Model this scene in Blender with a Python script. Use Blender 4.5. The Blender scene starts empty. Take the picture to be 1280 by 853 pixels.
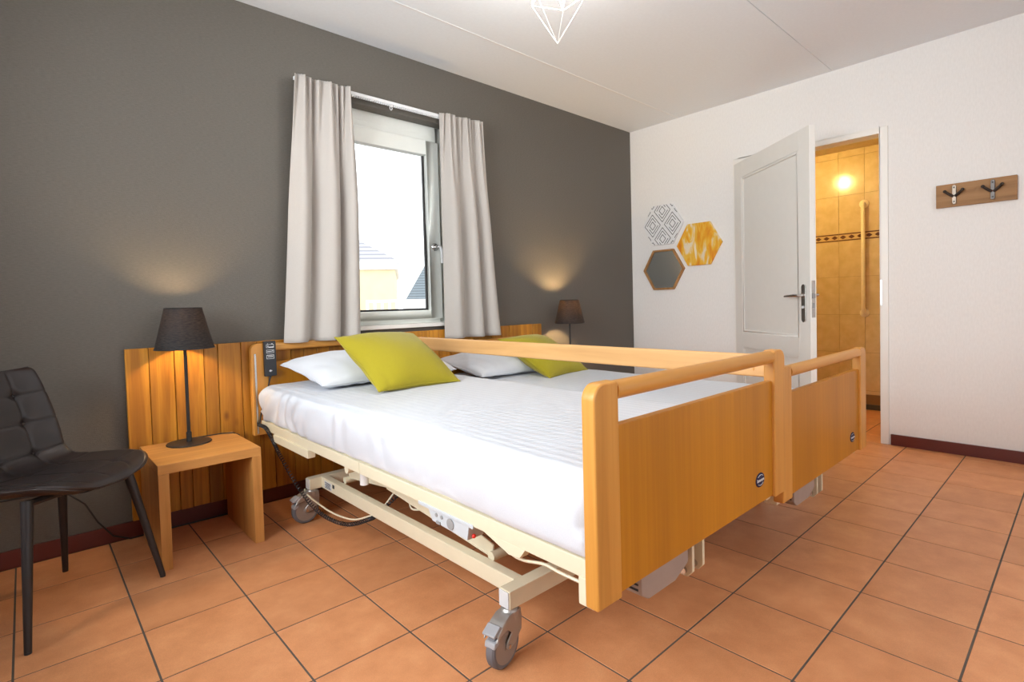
import bpy, bmesh, math, random
from mathutils import Vector, Matrix, Euler, noise
random.seed(7)
SC = bpy.context.scene
COL = SC.collection
PI = math.pi

# ------------------------------------------------------------------ camera
CAM_POS = (-4.21026, -2.94496, 1.00390)
F_PX, CX, CY = 667.445, 646.85, 401.88
cam_d = bpy.data.cameras.new('camera')
cam = bpy.data.objects.new('camera', cam_d); COL.objects.link(cam)
cam.matrix_world = (Matrix.Translation(CAM_POS) @ Matrix.Rotation(math.radians(-42.76414), 4, 'Z')
                    @ Matrix.Rotation(math.radians(88.13608), 4, 'X') @ Matrix.Rotation(math.radians(-1.52863), 4, 'Z'))
cam_d.sensor_width = 36.0
cam_d.sensor_fit = 'HORIZONTAL'
cam_d.lens = F_PX / 1280 * 36.0
cam_d.shift_x = (640 - CX) / 1280
cam_d.shift_y = (CY - 426.5) / 1280
cam_d.clip_start = 0.02
cam_d.clip_end = 300
SC.camera = cam

# ------------------------------------------------------------------ world, daylight, exposure
SC.view_settings.view_transform = 'Standard'
SC.view_settings.look = 'None'
SC.view_settings.gamma = 1.0
SC.view_settings.use_curve_mapping = False
SC.view_settings.exposure = 0.2
SC.cycles.use_denoising = True
SC.cycles.max_bounces = 10
SC.cycles.diffuse_bounces = 6
SC.cycles.sample_clamp_indirect = 6.0
SC.cycles.caustics_reflective = False
SC.cycles.caustics_refractive = False
w = bpy.data.worlds.new('overcast_sky'); SC.world = w; w.use_nodes = True
bg = w.node_tree.nodes['Background']
bg.inputs['Color'].default_value = (0.93, 0.97, 1.0, 1)
bg.inputs['Strength'].default_value = 2.4

def area_light(name, loc, rot, sx, sy, power, col, portal=False):
    d = bpy.data.lights.new(name, 'AREA'); d.shape = 'RECTANGLE'; d.size = sx; d.size_y = sy
    d.energy = power; d.color = col
    if portal: d.cycles.is_portal = True
    o = bpy.data.objects.new(name, d); COL.objects.link(o); o.location = loc; o.rotation_euler = rot
    return o
# area lights outside two unseen windows, added to light the room
area_light('added_light_left', (-5.42, -1.75, 1.65), (0, -PI/2, 0), 1.45, 1.8, 104, (0.93, 0.97, 1.0))
area_light('added_fill_front', (-2.5, -4.47, 1.35), (PI/2, 0, 0), 2.6, 1.6, 6, (0.93, 0.97, 1.0))
# sampling portal in the window seen in the photograph
area_light('window_portal', (-2.56, 0.20, 1.54), (-PI/2, 0, 0), 1.0, 1.3, 1, (1, 1, 1), portal=True)

# ------------------------------------------------------------------ materials
MATS = {}
def new_mat(name):
    m = bpy.data.materials.new(name); m.use_nodes = True
    nt = m.node_tree; b = nt.nodes['Principled BSDF']
    MATS[name] = m
    return m, nt, b
def N(nt, t, **kw):
    n = nt.nodes.new(t)
    for k, v in kw.items():
        if k in n.inputs: n.inputs[k].default_value = v
        else: setattr(n, k, v)
    return n
def coords(nt, scale=(1, 1, 1), jitter=False):
    tc = N(nt, 'ShaderNodeTexCoord'); mp = N(nt, 'ShaderNodeMapping')
    mp.inputs['Scale'].default_value = scale
    if jitter:
        oi = N(nt, 'ShaderNodeObjectInfo'); mu = N(nt, 'ShaderNodeMath', operation='MULTIPLY'); mu.inputs[1].default_value = 37.0
        ad = N(nt, 'ShaderNodeVectorMath', operation='ADD')
        nt.links.new(oi.outputs['Random'], mu.inputs[0]); nt.links.new(tc.outputs['Object'], ad.inputs[0])
        nt.links.new(mu.outputs[0], ad.inputs[1]); nt.links.new(ad.outputs[0], mp.inputs['Vector'])
    else:
        nt.links.new(tc.outputs['Object'], mp.inputs['Vector'])
    return mp.outputs['Vector']
def ramp(nt, fac, stops):
    r = N(nt, 'ShaderNodeValToRGB')
    el = r.color_ramp.elements
    while len(el) < len(stops): el.new(0.5)
    for e, (p, c) in zip(el, stops): e.position = p; e.color = (*c, 1)
    nt.links.new(fac, r.inputs['Fac']); return r.outputs['Color']
def bump(nt, b, h, strength, dist=0.002):
    bp = N(nt, 'ShaderNodeBump'); bp.inputs['Strength'].default_value = strength; bp.inputs['Distance'].default_value = dist
    nt.links.new(h, bp.inputs['Height']); nt.links.new(bp.outputs['Normal'], b.inputs['Normal'])
def plain(name, col, rough=0.5, metal=0.0, var=0.04, nscale=20, bmp=0.0, spec=0.5):
    m, nt, b = new_mat(name)
    n = N(nt, 'ShaderNodeTexNoise'); n.inputs['Scale'].default_value = nscale; n.inputs['Detail'].default_value = 4
    nt.links.new(coords(nt), n.inputs['Vector'])
    lo = tuple(c * (1 - var) for c in col); hi = tuple(min(1, c * (1 + var)) for c in col)
    nt.links.new(ramp(nt, n.outputs['Fac'], [(0.3, lo), (0.7, hi)]), b.inputs['Base Color'])
    b.inputs['Roughness'].default_value = rough; b.inputs['Metallic'].default_value = metal
    b.inputs['Specular IOR Level'].default_value = spec
    if bmp: bump(nt, b, n.outputs['Fac'], bmp)
    return m
def wood(name, dark, mid, light, axis='z', grain=1.0, rough=0.42, rand=0.0, knots=False, fine=60):
    m, nt, b = new_mat(name)
    s = {'x': (1.2, fine/2, fine/2), 'y': (fine/2, 1.2, fine/2), 'z': (fine/2, fine/2, 1.2)}[axis]
    v = coords(nt, s, jitter=True)
    n = N(nt, 'ShaderNodeTexNoise'); n.inputs['Scale'].default_value = 1.0; n.inputs['Detail'].default_value = 7; n.inputs['Roughness'].default_value = 0.6
    n.inputs['Distortion'].default_value = 0.6
    nt.links.new(v, n.inputs['Vector'])
    col = ramp(nt, n.outputs['Fac'], [(0.5 - 0.22 / grain, dark), (0.5, mid), (0.5 + 0.22 / grain, light)])
    s2 = {'x': (1.0, 7, 7), 'y': (7, 1.0, 7), 'z': (7, 7, 1.0)}[axis]
    n2 = N(nt, 'ShaderNodeTexNoise'); n2.inputs['Scale'].default_value = 1.0; n2.inputs['Detail'].default_value = 3
    nt.links.new(coords(nt, s2, jitter=True), n2.inputs['Vector'])
    mx = N(nt, 'ShaderNodeMixRGB', blend_type='MULTIPLY'); mx.inputs['Fac'].default_value = 0.55
    nt.links.new(col, mx.inputs['Color1'])
    nt.links.new(ramp(nt, n2.outputs['Fac'], [(0.3, (0.72, 0.68, 0.62)), (0.6, (1, 1, 1))]), mx.inputs['Color2'])
    out = mx.outputs['Color']
    if knots:
        vo = N(nt, 'ShaderNodeTexVoronoi'); vo.inputs['Scale'].default_value = 1.0
        sk = {'x': (3, 7, 7), 'y': (7, 3, 7), 'z': (8, 8, 4)}[axis]
        nt.links.new(coords(nt, sk, jitter=True), vo.inputs['Vector'])
        mk = N(nt, 'ShaderNodeMixRGB', blend_type='MULTIPLY'); mk.inputs['Fac'].default_value = 0.8
        nt.links.new(out, mk.inputs['Color1'])
        nt.links.new(ramp(nt, vo.outputs['Distance'], [(0.03, (0.4, 0.3, 0.2)), (0.13, (1, 1, 1))]), mk.inputs['Color2'])
        out = mk.outputs['Color']
    if rand:
        oi = N(nt, 'ShaderNodeObjectInfo'); hs = N(nt, 'ShaderNodeHueSaturation')
        mr = N(nt, 'ShaderNodeMapRange'); mr.inputs['To Min'].default_value = 1 - rand; mr.inputs['To Max'].default_value = 1 + rand
        nt.links.new(oi.outputs['Random'], mr.inputs['Value']); nt.links.new(mr.outputs['Result'], hs.inputs['Value'])
        nt.links.new(out, hs.inputs['Color']); out = hs.outputs['Color']
    nt.links.new(out, b.inputs['Base Color'])
    b.inputs['Roughness'].default_value = rough
    bump(nt, b, n.outputs['Fac'], 0.06, 0.001)
    return m
def emit(name, col, strength):
    m, nt, b = new_mat(name)
    b.inputs['Base Color'].default_value = (*col, 1)
    b.inputs['Emission Color'].default_value = (*col, 1); b.inputs['Emission Strength'].default_value = strength
    return m

def grey_wallpaper():
    m, nt, b = new_mat('grey_ribbed_wallpaper')
    n = N(nt, 'ShaderNodeTexNoise'); n.inputs['Scale'].default_value = 1.0; n.inputs['Detail'].default_value = 3
    nt.links.new(coords(nt, (60, 60, 330)), n.inputs['Vector'])
    n2 = N(nt, 'ShaderNodeTexNoise'); n2.inputs['Scale'].default_value = 260
    nt.links.new(coords(nt), n2.inputs['Vector'])
    ad = N(nt, 'ShaderNodeMath', operation='ADD'); nt.links.new(n.outputs['Fac'], ad.inputs[0]); nt.links.new(n2.outputs['Fac'], ad.inputs[1])
    nt.links.new(ramp(nt, n.outputs['Fac'], [(0.3, (0.108, 0.098, 0.082)), (0.7, (0.135, 0.122, 0.104))]), b.inputs['Base Color'])
    b.inputs['Roughness'].default_value = 0.62
    bump(nt, b, ad.outputs[0], 0.65, 0.002)
    return m
def white_wallpaper():
    m, nt, b = new_mat('white_ribbed_wallpaper')
    n = N(nt, 'ShaderNodeTexNoise'); n.inputs['Scale'].default_value = 1.0; n.inputs['Detail'].default_value = 2
    nt.links.new(coords(nt, (110, 110, 40)), n.inputs['Vector'])
    nt.links.new(ramp(nt, n.outputs['Fac'], [(0.3, (0.81, 0.795, 0.77)), (0.7, (0.85, 0.835, 0.81))]), b.inputs['Base Color'])
    b.inputs['Roughness'].default_value = 0.7
    bump(nt, b, n.outputs['Fac'], 0.15, 0.002)
    return m
def terracotta():
    m, nt, b = new_mat('terracotta_floor_tile')
    v = coords(nt, (1, 1, 1), jitter=True)
    n = N(nt, 'ShaderNodeTexNoise'); n.inputs['Scale'].default_value = 9; n.inputs['Detail'].default_value = 5; n.inputs['Roughness'].default_value = 0.6
    nt.links.new(v, n.inputs['Vector'])
    g = N(nt, 'ShaderNodeTexNoise'); g.inputs['Scale'].default_value = 420; g.inputs['Detail'].default_value = 2
    nt.links.new(v, g.inputs['Vector'])
    c1 = ramp(nt, n.outputs['Fac'], [(0.3, (0.60, 0.252, 0.105)), (0.55, (0.68, 0.30, 0.132)), (0.75, (0.74, 0.35, 0.16))])
    mx = N(nt, 'ShaderNodeMixRGB', blend_type='MULTIPLY'); mx.inputs['Fac'].default_value = 0.5
    nt.links.new(c1, mx.inputs['Color1']); nt.links.new(ramp(nt, g.outputs['Fac'], [(0.35, (0.78, 0.76, 0.74)), (0.65, (1.0, 1.0, 1.0))]), mx.inputs['Color2'])
    oi = N(nt, 'ShaderNodeObjectInfo'); hs = N(nt, 'ShaderNodeHueSaturation'); mr = N(nt, 'ShaderNodeMapRange')
    mr.inputs['To Min'].default_value = 0.93; mr.inputs['To Max'].default_value = 1.07
    nt.links.new(oi.outputs['Random'], mr.inputs['Value']); nt.links.new(mr.outputs['Result'], hs.inputs['Value'])
    nt.links.new(mx.outputs['Color'], hs.inputs['Color']); nt.links.new(hs.outputs['Color'], b.inputs['Base Color'])
    b.inputs['Roughness'].default_value = 0.42; b.inputs['Specular IOR Level'].default_value = 0.35
    bump(nt, b, n.outputs['Fac'], 0.08, 0.002)
    return m
def glass_mat():
    m, nt, b = new_mat('window_glass')
    t = N(nt, 'ShaderNodeBsdfTransparent'); g = N(nt, 'ShaderNodeBsdfGlossy'); g.inputs['Roughness'].default_value = 0.02
    fr = N(nt, 'ShaderNodeFresnel'); fr.inputs['IOR'].default_value = 1.3
    mx = N(nt, 'ShaderNodeMixShader')
    nt.links.new(fr.outputs[0], mx.inputs['Fac']); nt.links.new(t.outputs[0], mx.inputs[1]); nt.links.new(g.outputs[0], mx.inputs[2])
    nt.links.new(mx.outputs[0], nt.nodes['Material Output'].inputs['Surface'])
    return m
def fabric(name, col, transl=0.0, weave=500, rough=0.85, bmp=0.25, stripe=None, wrinkle=0.0):
    m, nt, b = new_mat(name)
    v = coords(nt)
    n = N(nt, 'ShaderNodeTexNoise'); n.inputs['Scale'].default_value = weave; n.inputs['Detail'].default_value = 2
    nt.links.new(v, n.inputs['Vector'])
    lo = tuple(c * 0.9 for c in col); hi = tuple(min(1, c * 1.06) for c in col)
    c1 = ramp(nt, n.outputs['Fac'], [(0.3, lo), (0.7, hi)])
    if stripe:
        wv = N(nt, 'ShaderNodeTexWave', wave_type='BANDS', bands_direction=stripe); wv.inputs['Scale'].default_value = 9; wv.inputs['Distortion'].default_value = 0
        nt.links.new(v, wv.inputs['Vector'])
        mr = N(nt, 'ShaderNodeMapRange'); mr.inputs['From Min'].default_value = 0.45; mr.inputs['From Max'].default_value = 0.55
        mr.inputs['To Min'].default_value = 0.32; mr.inputs['To Max'].default_value = 0.75
        nt.links.new(wv.outputs['Fac'], mr.inputs['Value']); nt.links.new(mr.outputs['Result'], b.inputs['Roughness'])
        mm = N(nt, 'ShaderNodeMixRGB', blend_type='MULTIPLY'); mm.inputs['Fac'].default_value = 1
        nt.links.new(c1, mm.inputs['Color1'])
        mr2 = ramp(nt, wv.outputs['Fac'], [(0.45, (0.955, 0.96, 0.97)), (0.55, (1, 1, 1))]); nt.links.new(mr2, mm.inputs['Color2'])
        c1 = mm.outputs['Color']
    else:
        b.inputs['Roughness'].default_value = rough
    nt.links.new(c1, b.inputs['Base Color'])
    b.inputs['Sheen Weight'].default_value = 0.15
    h = n.outputs['Fac']
    if wrinkle:
        n3 = N(nt, 'ShaderNodeTexNoise'); n3.inputs['Scale'].default_value = 7; n3.inputs['Detail'].default_value = 3; n3.inputs['Distortion'].default_value = 1.2
        nt.links.new(v, n3.inputs['Vector'])
        mu = N(nt, 'ShaderNodeMath', operation='MULTIPLY_ADD'); mu.inputs[1].default_value = wrinkle
        nt.links.new(n3.outputs['Fac'], mu.inputs[0]); nt.links.new(n.outputs['Fac'], mu.inputs[2]); h = mu.outputs[0]
    bump(nt, b, h, bmp, 0.002)
    if transl:
        tr = N(nt, 'ShaderNodeBsdfTranslucent'); nt.links.new(c1, tr.inputs['Color'])
        mx = N(nt, 'ShaderNodeMixShader'); mx.inputs['Fac'].default_value = transl
        nt.links.new(b.outputs[0], mx.inputs[1]); nt.links.new(tr.outputs[0], mx.inputs[2])
        nt.links.new(mx.outputs[0], nt.nodes['Material Output'].inputs['Surface'])
    return m
def leather():
    m, nt, b = new_mat('dark_brown_leatherette')
    v = coords(nt)
    vo = N(nt, 'ShaderNodeTexVoronoi'); vo.inputs['Scale'].default_value = 330
    nt.links.new(v, vo.inputs['Vector'])
    n = N(nt, 'ShaderNodeTexNoise'); n.inputs['Scale'].default_value = 14; nt.links.new(v, n.inputs['Vector'])
    nt.links.new(ramp(nt, n.outputs['Fac'], [(0.3, (0.014, 0.0092, 0.0088)), (0.7, (0.023, 0.015, 0.0142))]), b.inputs['Base Color'])
    b.inputs['Roughness'].default_value = 0.42
    bump(nt, b, vo.outputs['Distance'], 0.12, 0.001)
    return m
def tulip_print():
    m, nt, b = new_mat('yellow_floral_print')
    v = coords(nt, (14, 14, 4.5))
    n = N(nt, 'ShaderNodeTexNoise'); n.inputs['Scale'].default_value = 1.0; n.inputs['Detail'].default_value = 4; n.inputs['Distortion'].default_value = 1.6
    nt.links.new(v, n.inputs['Vector'])
    vo = N(nt, 'ShaderNodeTexVoronoi'); vo.inputs['Scale'].default_value = 1.0; nt.links.new(coords(nt, (8, 8, 5)), vo.inputs['Vector'])
    mx = N(nt, 'ShaderNodeMath', operation='MULTIPLY_ADD'); mx.inputs[1].default_value = 0.45
    nt.links.new(vo.outputs['Distance'], mx.inputs[0]); nt.links.new(n.outputs['Fac'], mx.inputs[2])
    nt.links.new(ramp(nt, mx.outputs[0], [(0.50, (0.70, 0.20, 0.005)), (0.66, (0.80, 0.36, 0.01)), (0.78, (0.82, 0.50, 0.06)), (0.90, (0.80, 0.68, 0.50))]), b.inputs['Base Color'])
    b.inputs['Roughness'].default_value = 0.5
    return m
def bath_tile():
    m, nt, b = new_mat('beige_bathroom_tile')
    n = N(nt, 'ShaderNodeTexNoise'); n.inputs['Scale'].default_value = 14; n.inputs['Detail'].default_value = 6
    nt.links.new(coords(nt, jitter=True), n.inputs['Vector'])
    nt.links.new(ramp(nt, n.outputs['Fac'], [(0.3, (0.58, 0.42, 0.22)), (0.7, (0.68, 0.52, 0.30))]), b.inputs['Base Color'])
    b.inputs['Roughness'].default_value = 0.16
    return m
def shade_mat():
    m, nt, b = new_mat('black_lampshade_cloth')
    n = N(nt, 'ShaderNodeTexNoise'); n.inputs['Scale'].default_value = 1; n.inputs['Detail'].default_value = 2
    nt.links.new(coords(nt, (60, 60, 420)), n.inputs['Vector'])
    nt.links.new(ramp(nt, n.outputs['Fac'], [(0.3, (0.006, 0.0055, 0.006)), (0.7, (0.015, 0.0135, 0.0135))]), b.inputs['Base Color'])
    b.inputs['Roughness'].default_value = 0.8
    tr = N(nt, 'ShaderNodeBsdfTranslucent')
    nt.links.new(ramp(nt, n.outputs['Fac'], [(0.3, (0.012, 0.008, 0.004)), (0.7, (0.05, 0.036, 0.020))]), tr.inputs['Color'])
    ad = N(nt, 'ShaderNodeAddShader')
    nt.links.new(b.outputs[0], ad.inputs[0]); nt.links.new(tr.outputs[0], ad.inputs[1])
    nt.links.new(ad.outputs[0], nt.nodes['Material Output'].inputs['Surface'])
    return m
def mirror():
    m, nt, b = new_mat('mirror_glass')
    b.inputs['Base Color'].default_value = (0.62, 0.63, 0.60, 1); b.inputs['Metallic'].default_value = 1; b.inputs['Roughness'].default_value = 0.02
    return m
def roof_mat(name, col):
    m, nt, b = new_mat(name)
    wv = N(nt, 'ShaderNodeTexWave', wave_type='BANDS', bands_direction='Z'); wv.inputs['Scale'].default_value = 1.6
    nt.links.new(coords(nt), wv.inputs['Vector'])
    nt.links.new(ramp(nt, wv.outputs['Fac'], [(0.2, tuple(c * .6 for c in col)), (0.5, col)]), b.inputs['Base Color'])
    b.inputs['Roughness'].default_value = 0.8
    return m

M = {}
M['grey_wall'] = grey_wallpaper(); M['white_wall'] = white_wallpaper(); M['tile'] = terracotta(); M['glass'] = glass_mat()
M['ceiling'] = plain('white_ceiling_paint', (0.80, 0.835, 0.87), 0.8, var=0.015, nscale=60, bmp=0.05)
M['grout'] = plain('dark_grey_grout', (0.10, 0.08, 0.065), 0.9)
M['baseboard'] = plain('dark_red_skirting_tile', (0.115, 0.018, 0.012), 0.4)
M['white_paint'] = plain('white_gloss_paint', (0.83, 0.81, 0.76), 0.35, var=0.01)
M['upvc'] = plain('cream_window_plastic', (0.88, 0.91, 0.86), 0.35, var=0.01)
M['cream_metal'] = plain('cream_powder_coated_steel', (0.68, 0.62, 0.46), 0.38, var=0.02)
M['beech'] = wood('honey_beech', (0.56, 0.24, 0.04), (0.64, 0.29, 0.055), (0.70, 0.34, 0.075), 'z', rough=0.38)
M['beech_x'] = wood('honey_beech_rail', (0.56, 0.24, 0.04), (0.64, 0.29, 0.055), (0.70, 0.34, 0.075), 'x', rough=0.38)
M['beech_y'] = wood('pale_beech_guard', (0.60, 0.32, 0.115), (0.67, 0.375, 0.145), (0.72, 0.42, 0.175), 'y', rough=0.45)
M['beech_panel'] = wood('amber_beech_veneer', (0.44, 0.16, 0.003), (0.50, 0.192, 0.005), (0.55, 0.225, 0.008), 'z', grain=0.8, rough=0.42, fine=140)
M['oak'] = wood('rustic_oak_plank', (0.34, 0.12, 0.007), (0.49, 0.20, 0.013), (0.62, 0.28, 0.025), 'z', grain=1.2, rough=0.5, rand=0.22, knots=True)
M['stool_oak'] = wood('oiled_oak_board', (0.42, 0.185, 0.042), (0.55, 0.26, 0.07), (0.63, 0.32, 0.095), 'x', grain=1.0, rough=0.45)
M['stool_oak_z'] = wood('oiled_oak_side', (0.42, 0.185, 0.042), (0.55, 0.26, 0.07), (0.63, 0.32, 0.095), 'z', grain=1.0, rough=0.45)
M['rack_wood'] = wood('coat_rack_oak', (0.24, 0.115, 0.035), (0.33, 0.165, 0.055), (0.40, 0.21, 0.08), 'y', grain=1.2, rough=0.6)
M['frame_wood'] = wood('mirror_frame_wood', (0.30, 0.14, 0.04), (0.42, 0.21, 0.07), (0.50, 0.27, 0.10), 'z', rough=0.55)
M['chrome'] = plain('brushed_chrome', (0.62, 0.61, 0.60), 0.22, 1.0, var=0.03)
M['caster_metal'] = plain('silver_caster_alloy', (0.40, 0.38, 0.36), 0.40, 0.7, var=0.05)
M['rubber'] = plain('grey_rubber_tyre', (0.13, 0.13, 0.145), 0.6)
M['caster_plastic'] = plain('taupe_wheel_cover', (0.27, 0.215, 0.18), 0.45)
M['dark_metal'] = plain('black_powder_coated_metal', (0.016, 0.014, 0.014), 0.45)
M['leg_metal'] = plain('dark_brown_metal', (0.018, 0.015, 0.016), 0.42)
M['black_plastic'] = plain('black_plastic', (0.018, 0.019, 0.023), 0.45)
M['white_plastic'] = plain('white_plastic', (0.80, 0.81, 0.82), 0.4, var=0.01)
M['grey_plastic'] = plain('light_grey_plastic', (0.60, 0.62, 0.64), 0.45, var=0.02)
M['dark_grey_plastic'] = plain('mid_grey_plastic', (0.28, 0.28, 0.28), 0.5)
M['pedal'] = plain('grey_pedal_plastic', (0.33, 0.33, 0.35), 0.45)
M['box_grey'] = plain('pale_grey_plastic', (0.50, 0.53, 0.56), 0.45, var=0.02)
M['motor'] = plain('greyish_motor_housing', (0.34, 0.27, 0.235), 0.5)
M['red_plastic'] = plain('red_plastic', (0.7, 0.03, 0.02), 0.4)
M['sheet'] = fabric('white_satin_stripe_sheet', (0.64, 0.67, 0.72), weave=900, bmp=0.12, stripe='X', wrinkle=2.5)
M['pillow'] = fabric('white_pillowcase_cotton', (0.72, 0.75, 0.80), weave=900, bmp=0.2, wrinkle=4.0)
M['lime'] = fabric('lime_green_velvet', (0.375, 0.31, 0.004), weave=420, bmp=0.3)
M['curtain'] = fabric('beige_linen_curtain', (0.53, 0.49, 0.45), transl=0.10, weave=700, bmp=0.2)
M['leather'] = leather(); M['shade'] = shade_mat(); M['mirror'] = mirror(); M['tulips'] = tulip_print()
M['bath_tile'] = bath_tile()
M['bath_grout'] = plain('beige_grout', (0.36, 0.25, 0.12), 0.9)
M['bath_ceiling'] = plain('bathroom_ceiling_paint', (0.70, 0.58, 0.36), 0.7)
M['bath_brown'] = plain('brown_plinth_tile', (0.22, 0.11, 0.03), 0.35)
M['bath_dark'] = plain('dark_plinth_tile', (0.045, 0.035, 0.02), 0.4)
M['border_cream'] = plain('border_tile_cream', (0.60, 0.42, 0.20), 0.25)
M['border_dark'] = plain('border_tile_dark', (0.10, 0.035, 0.02), 0.25)
M['grab'] = plain('cream_grab_bar', (0.86, 0.74, 0.52), 0.3)
M['badge'] = plain('dark_blue_badge', (0.012, 0.008, 0.05), 0.7)
M['ink'] = plain('black_ink', (0.02, 0.02, 0.025), 0.7)
M['print_white'] = plain('white_print_board', (0.80, 0.80, 0.80), 0.6, var=0.01)
M['hook_iron'] = plain('dark_iron_hook', (0.055, 0.042, 0.035), 0.45, 0.6)
M['hook_steel'] = plain('worn_steel_hook_plate', (0.30, 0.25, 0.20), 0.4, 0.6)
M['hook_grey'] = plain('grey_iron_hook_plate', (0.15, 0.135, 0.125), 0.45, 0.6)
M['render_yellow'] = plain('pale_yellow_render', (0.80, 0.66, 0.42), 0.9, nscale=3)
M['render_white'] = plain('white_render', (0.82, 0.82, 0.82), 0.9, nscale=3)
M['roof_grey'] = roof_mat('grey_roof_tiles', (0.42, 0.42, 0.46)); M['roof_blue'] = roof_mat('blue_grey_roof_tiles', (0.20, 0.24, 0.27))
M['paving'] = plain('outdoor_paving', (0.45, 0.44, 0.42), 0.9, nscale=2)
M['bulb_pendant'] = emit('pendant_bulb_glow', (1.0, 0.95, 0.88), 265.0)
M['bulb_lamp'] = emit('table_lamp_bulb_glow', (1.0, 0.68, 0.34), 300.0)
M['bulb_lamp_bright'] = emit('bright_table_lamp_bulb_glow', (1.0, 0.66, 0.30), 900.0)
M['bulb_spot'] = emit('bathroom_spot_glow', (1.0, 0.72, 0.25), 1600.0)

# ------------------------------------------------------------------ mesh helpers
class MB:
    def __init__(s): s.v = []; s.f = []
    def add(s, vs, fs, mat=None):
        n = len(s.v)
        s.v += [tuple(mat @ Vector(p)) if mat is not None else tuple(p) for p in vs]
        s.f += [tuple(i + n for i in q) for q in fs]
        return s
    def box(s, lo, hi, mat=None):
        x0, y0, z0 = lo; x1, y1, z1 = hi
        return s.add([(x0,y0,z0),(x1,y0,z0),(x1,y1,z0),(x0,y1,z0),(x0,y0,z1),(x1,y0,z1),(x1,y1,z1),(x0,y1,z1)],
                     [(0,3,2,1),(4,5,6,7),(0,1,5,4),(1,2,6,5),(2,3,7,6),(3,0,4,7)], mat)
    def prism(s, poly, a, b, axis='y', mat=None):
        # poly: 2D points, extruded along axis from a to b
        def P(p, t):
            return {'x': (t, p[0], p[1]), 'y': (p[0], t, p[1]), 'z': (p[0], p[1], t)}[axis]
        n = len(poly)
        vs = [P(p, a) for p in poly] + [P(p, b) for p in poly]
        fs = [tuple(range(n - 1, -1, -1)), tuple(range(n, 2*n))] + [(i, (i+1) % n, n + (i+1) % n, n + i) for i in range(n)]
        return s.add(vs, fs, mat)
    def tube(s, pts, r, seg=8, caps=True):
        pts = [Vector(p) for p in pts]; k = len(pts)
        rs = r if isinstance(r, (list, tuple)) else [r] * k
        vs = []; up = None
        for i, p in enumerate(pts):
            t = (pts[min(i+1, k-1)] - pts[max(i-1, 0)]).normalized()
            if up is None: up = Vector((0,0,1)) if abs(t.z) < 0.9 else Vector((1,0,0))
            a = t.cross(up).normalized(); b = a.cross(t).normalized(); up = b
            for j in range(seg):
                th = 2*PI*j/seg
                vs.append(p + (a*math.cos(th) + b*math.sin(th)) * rs[i])
        fs = [(i*seg+j, i*seg+(j+1) % seg, (i+1)*seg+(j+1) % seg, (i+1)*seg+j) for i in range(k-1) for j in range(seg)]
        if caps: fs += [tuple(range(seg-1, -1, -1)), tuple((k-1)*seg + j for j in range(seg))]
        return s.add(vs, fs)
    def lathe(s, prof, c=(0,0,0), seg=32, mat=None, closed=False):
        # prof: (r,z); mat transforms the z-axis lathe
        vs = []; k = len(prof)
        for r, z in prof:
            for j in range(seg):
                th = 2*PI*j/seg; vs.append((c[0] + r*math.cos(th), c[1] + r*math.sin(th), c[2] + z))
        kk = k if closed else k - 1
        fs = [(i*seg+j, i*seg+(j+1) % seg, ((i+1) % k)*seg+(j+1) % seg, ((i+1) % k)*seg+j) for i in range(kk) for j in range(seg)]
        if not closed:
            if prof[0][0] > 1e-6: fs.append(tuple(range(seg-1, -1, -1)))
            if prof[-1][0] > 1e-6: fs.append(tuple((k-1)*seg + j for j in range(seg)))
        return s.add(vs, fs, mat)
    def sphere(s, c, r, seg=16, rings=10):
        if not isinstance(r, (tuple, list)): r = (r, r, r)
        prof = [(math.sin(PI*i/rings), -math.cos(PI*i/rings)) for i in range(rings+1)]
        prof[0] = (1e-4, -1); prof[-1] = (1e-4, 1)
        return s.lathe(prof, (0,0,0), seg, Matrix.Translation(c) @ Matrix.Diagonal((*r, 1)))
    def grid(s, nu, nv, fn, close_u=False):
        vs = [fn(i, j) for i in range(nu) for j in range(nv)]
        fs = []
        for i in range(nu if close_u else nu - 1):
            for j in range(nv - 1):
                a = i*nv + j; b = ((i+1) % nu)*nv + j
                fs.append((a, b, b+1, a+1))
        return s.add(vs, fs)

def origin(parent):
    o = Vector((0, 0, 0))
    while parent is not None: o += parent.location; parent = parent.parent
    return o
def mesh_from(mb, off, bevel=0.0, segs=2, angle=35, smooth=True, weld=True):
    bm = bmesh.new()
    vs = [bm.verts.new(Vector(p) - off) for p in mb.v]
    for q in mb.f:
        try: bm.faces.new([vs[i] for i in q])
        except ValueError: pass
    if weld: bmesh.ops.remove_doubles(bm, verts=bm.verts, dist=1e-5)
    bmesh.ops.recalc_face_normals(bm, faces=bm.faces)
    if bevel:
        es = [e for e in bm.edges if len(e.link_faces) == 2 and e.calc_face_angle(0) > math.radians(30)]
        bmesh.ops.bevel(bm, geom=es, offset=bevel, segments=segs, profile=0.5, affect='EDGES', clamp_overlap=True)
    me = bpy.data.meshes.new('mesh'); bm.to_mesh(me); bm.free()
    if smooth:
        me.polygons.foreach_set('use_smooth', [True] * len(me.polygons))
        me.set_sharp_from_angle(angle=math.radians(angle))
    return me
def part(name, mb, mat, parent=None, bevel=0.0, segs=2, loc=None, smooth=True, angle=35, weld=True):
    off = Vector(loc) if loc is not None else origin(parent)
    me = mesh_from(mb, off, bevel, segs, angle, smooth, weld); me.name = name
    me.materials.append(mat)
    o = bpy.data.objects.new(name, me); COL.objects.link(o)
    if bevel and smooth:
        wn = o.modifiers.new('flat_faces', 'WEIGHTED_NORMAL'); wn.keep_sharp = True
    if parent is not None:
        o.parent = parent
        if loc is not None: o.location = off - origin(parent)
    elif loc is not None: o.location = off
    return o
def tag(o, label, cat, group=None, kind=None):
    o['label'] = label; o['category'] = cat
    if group: o['group'] = group
    if kind: o['kind'] = kind
    return o
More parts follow.
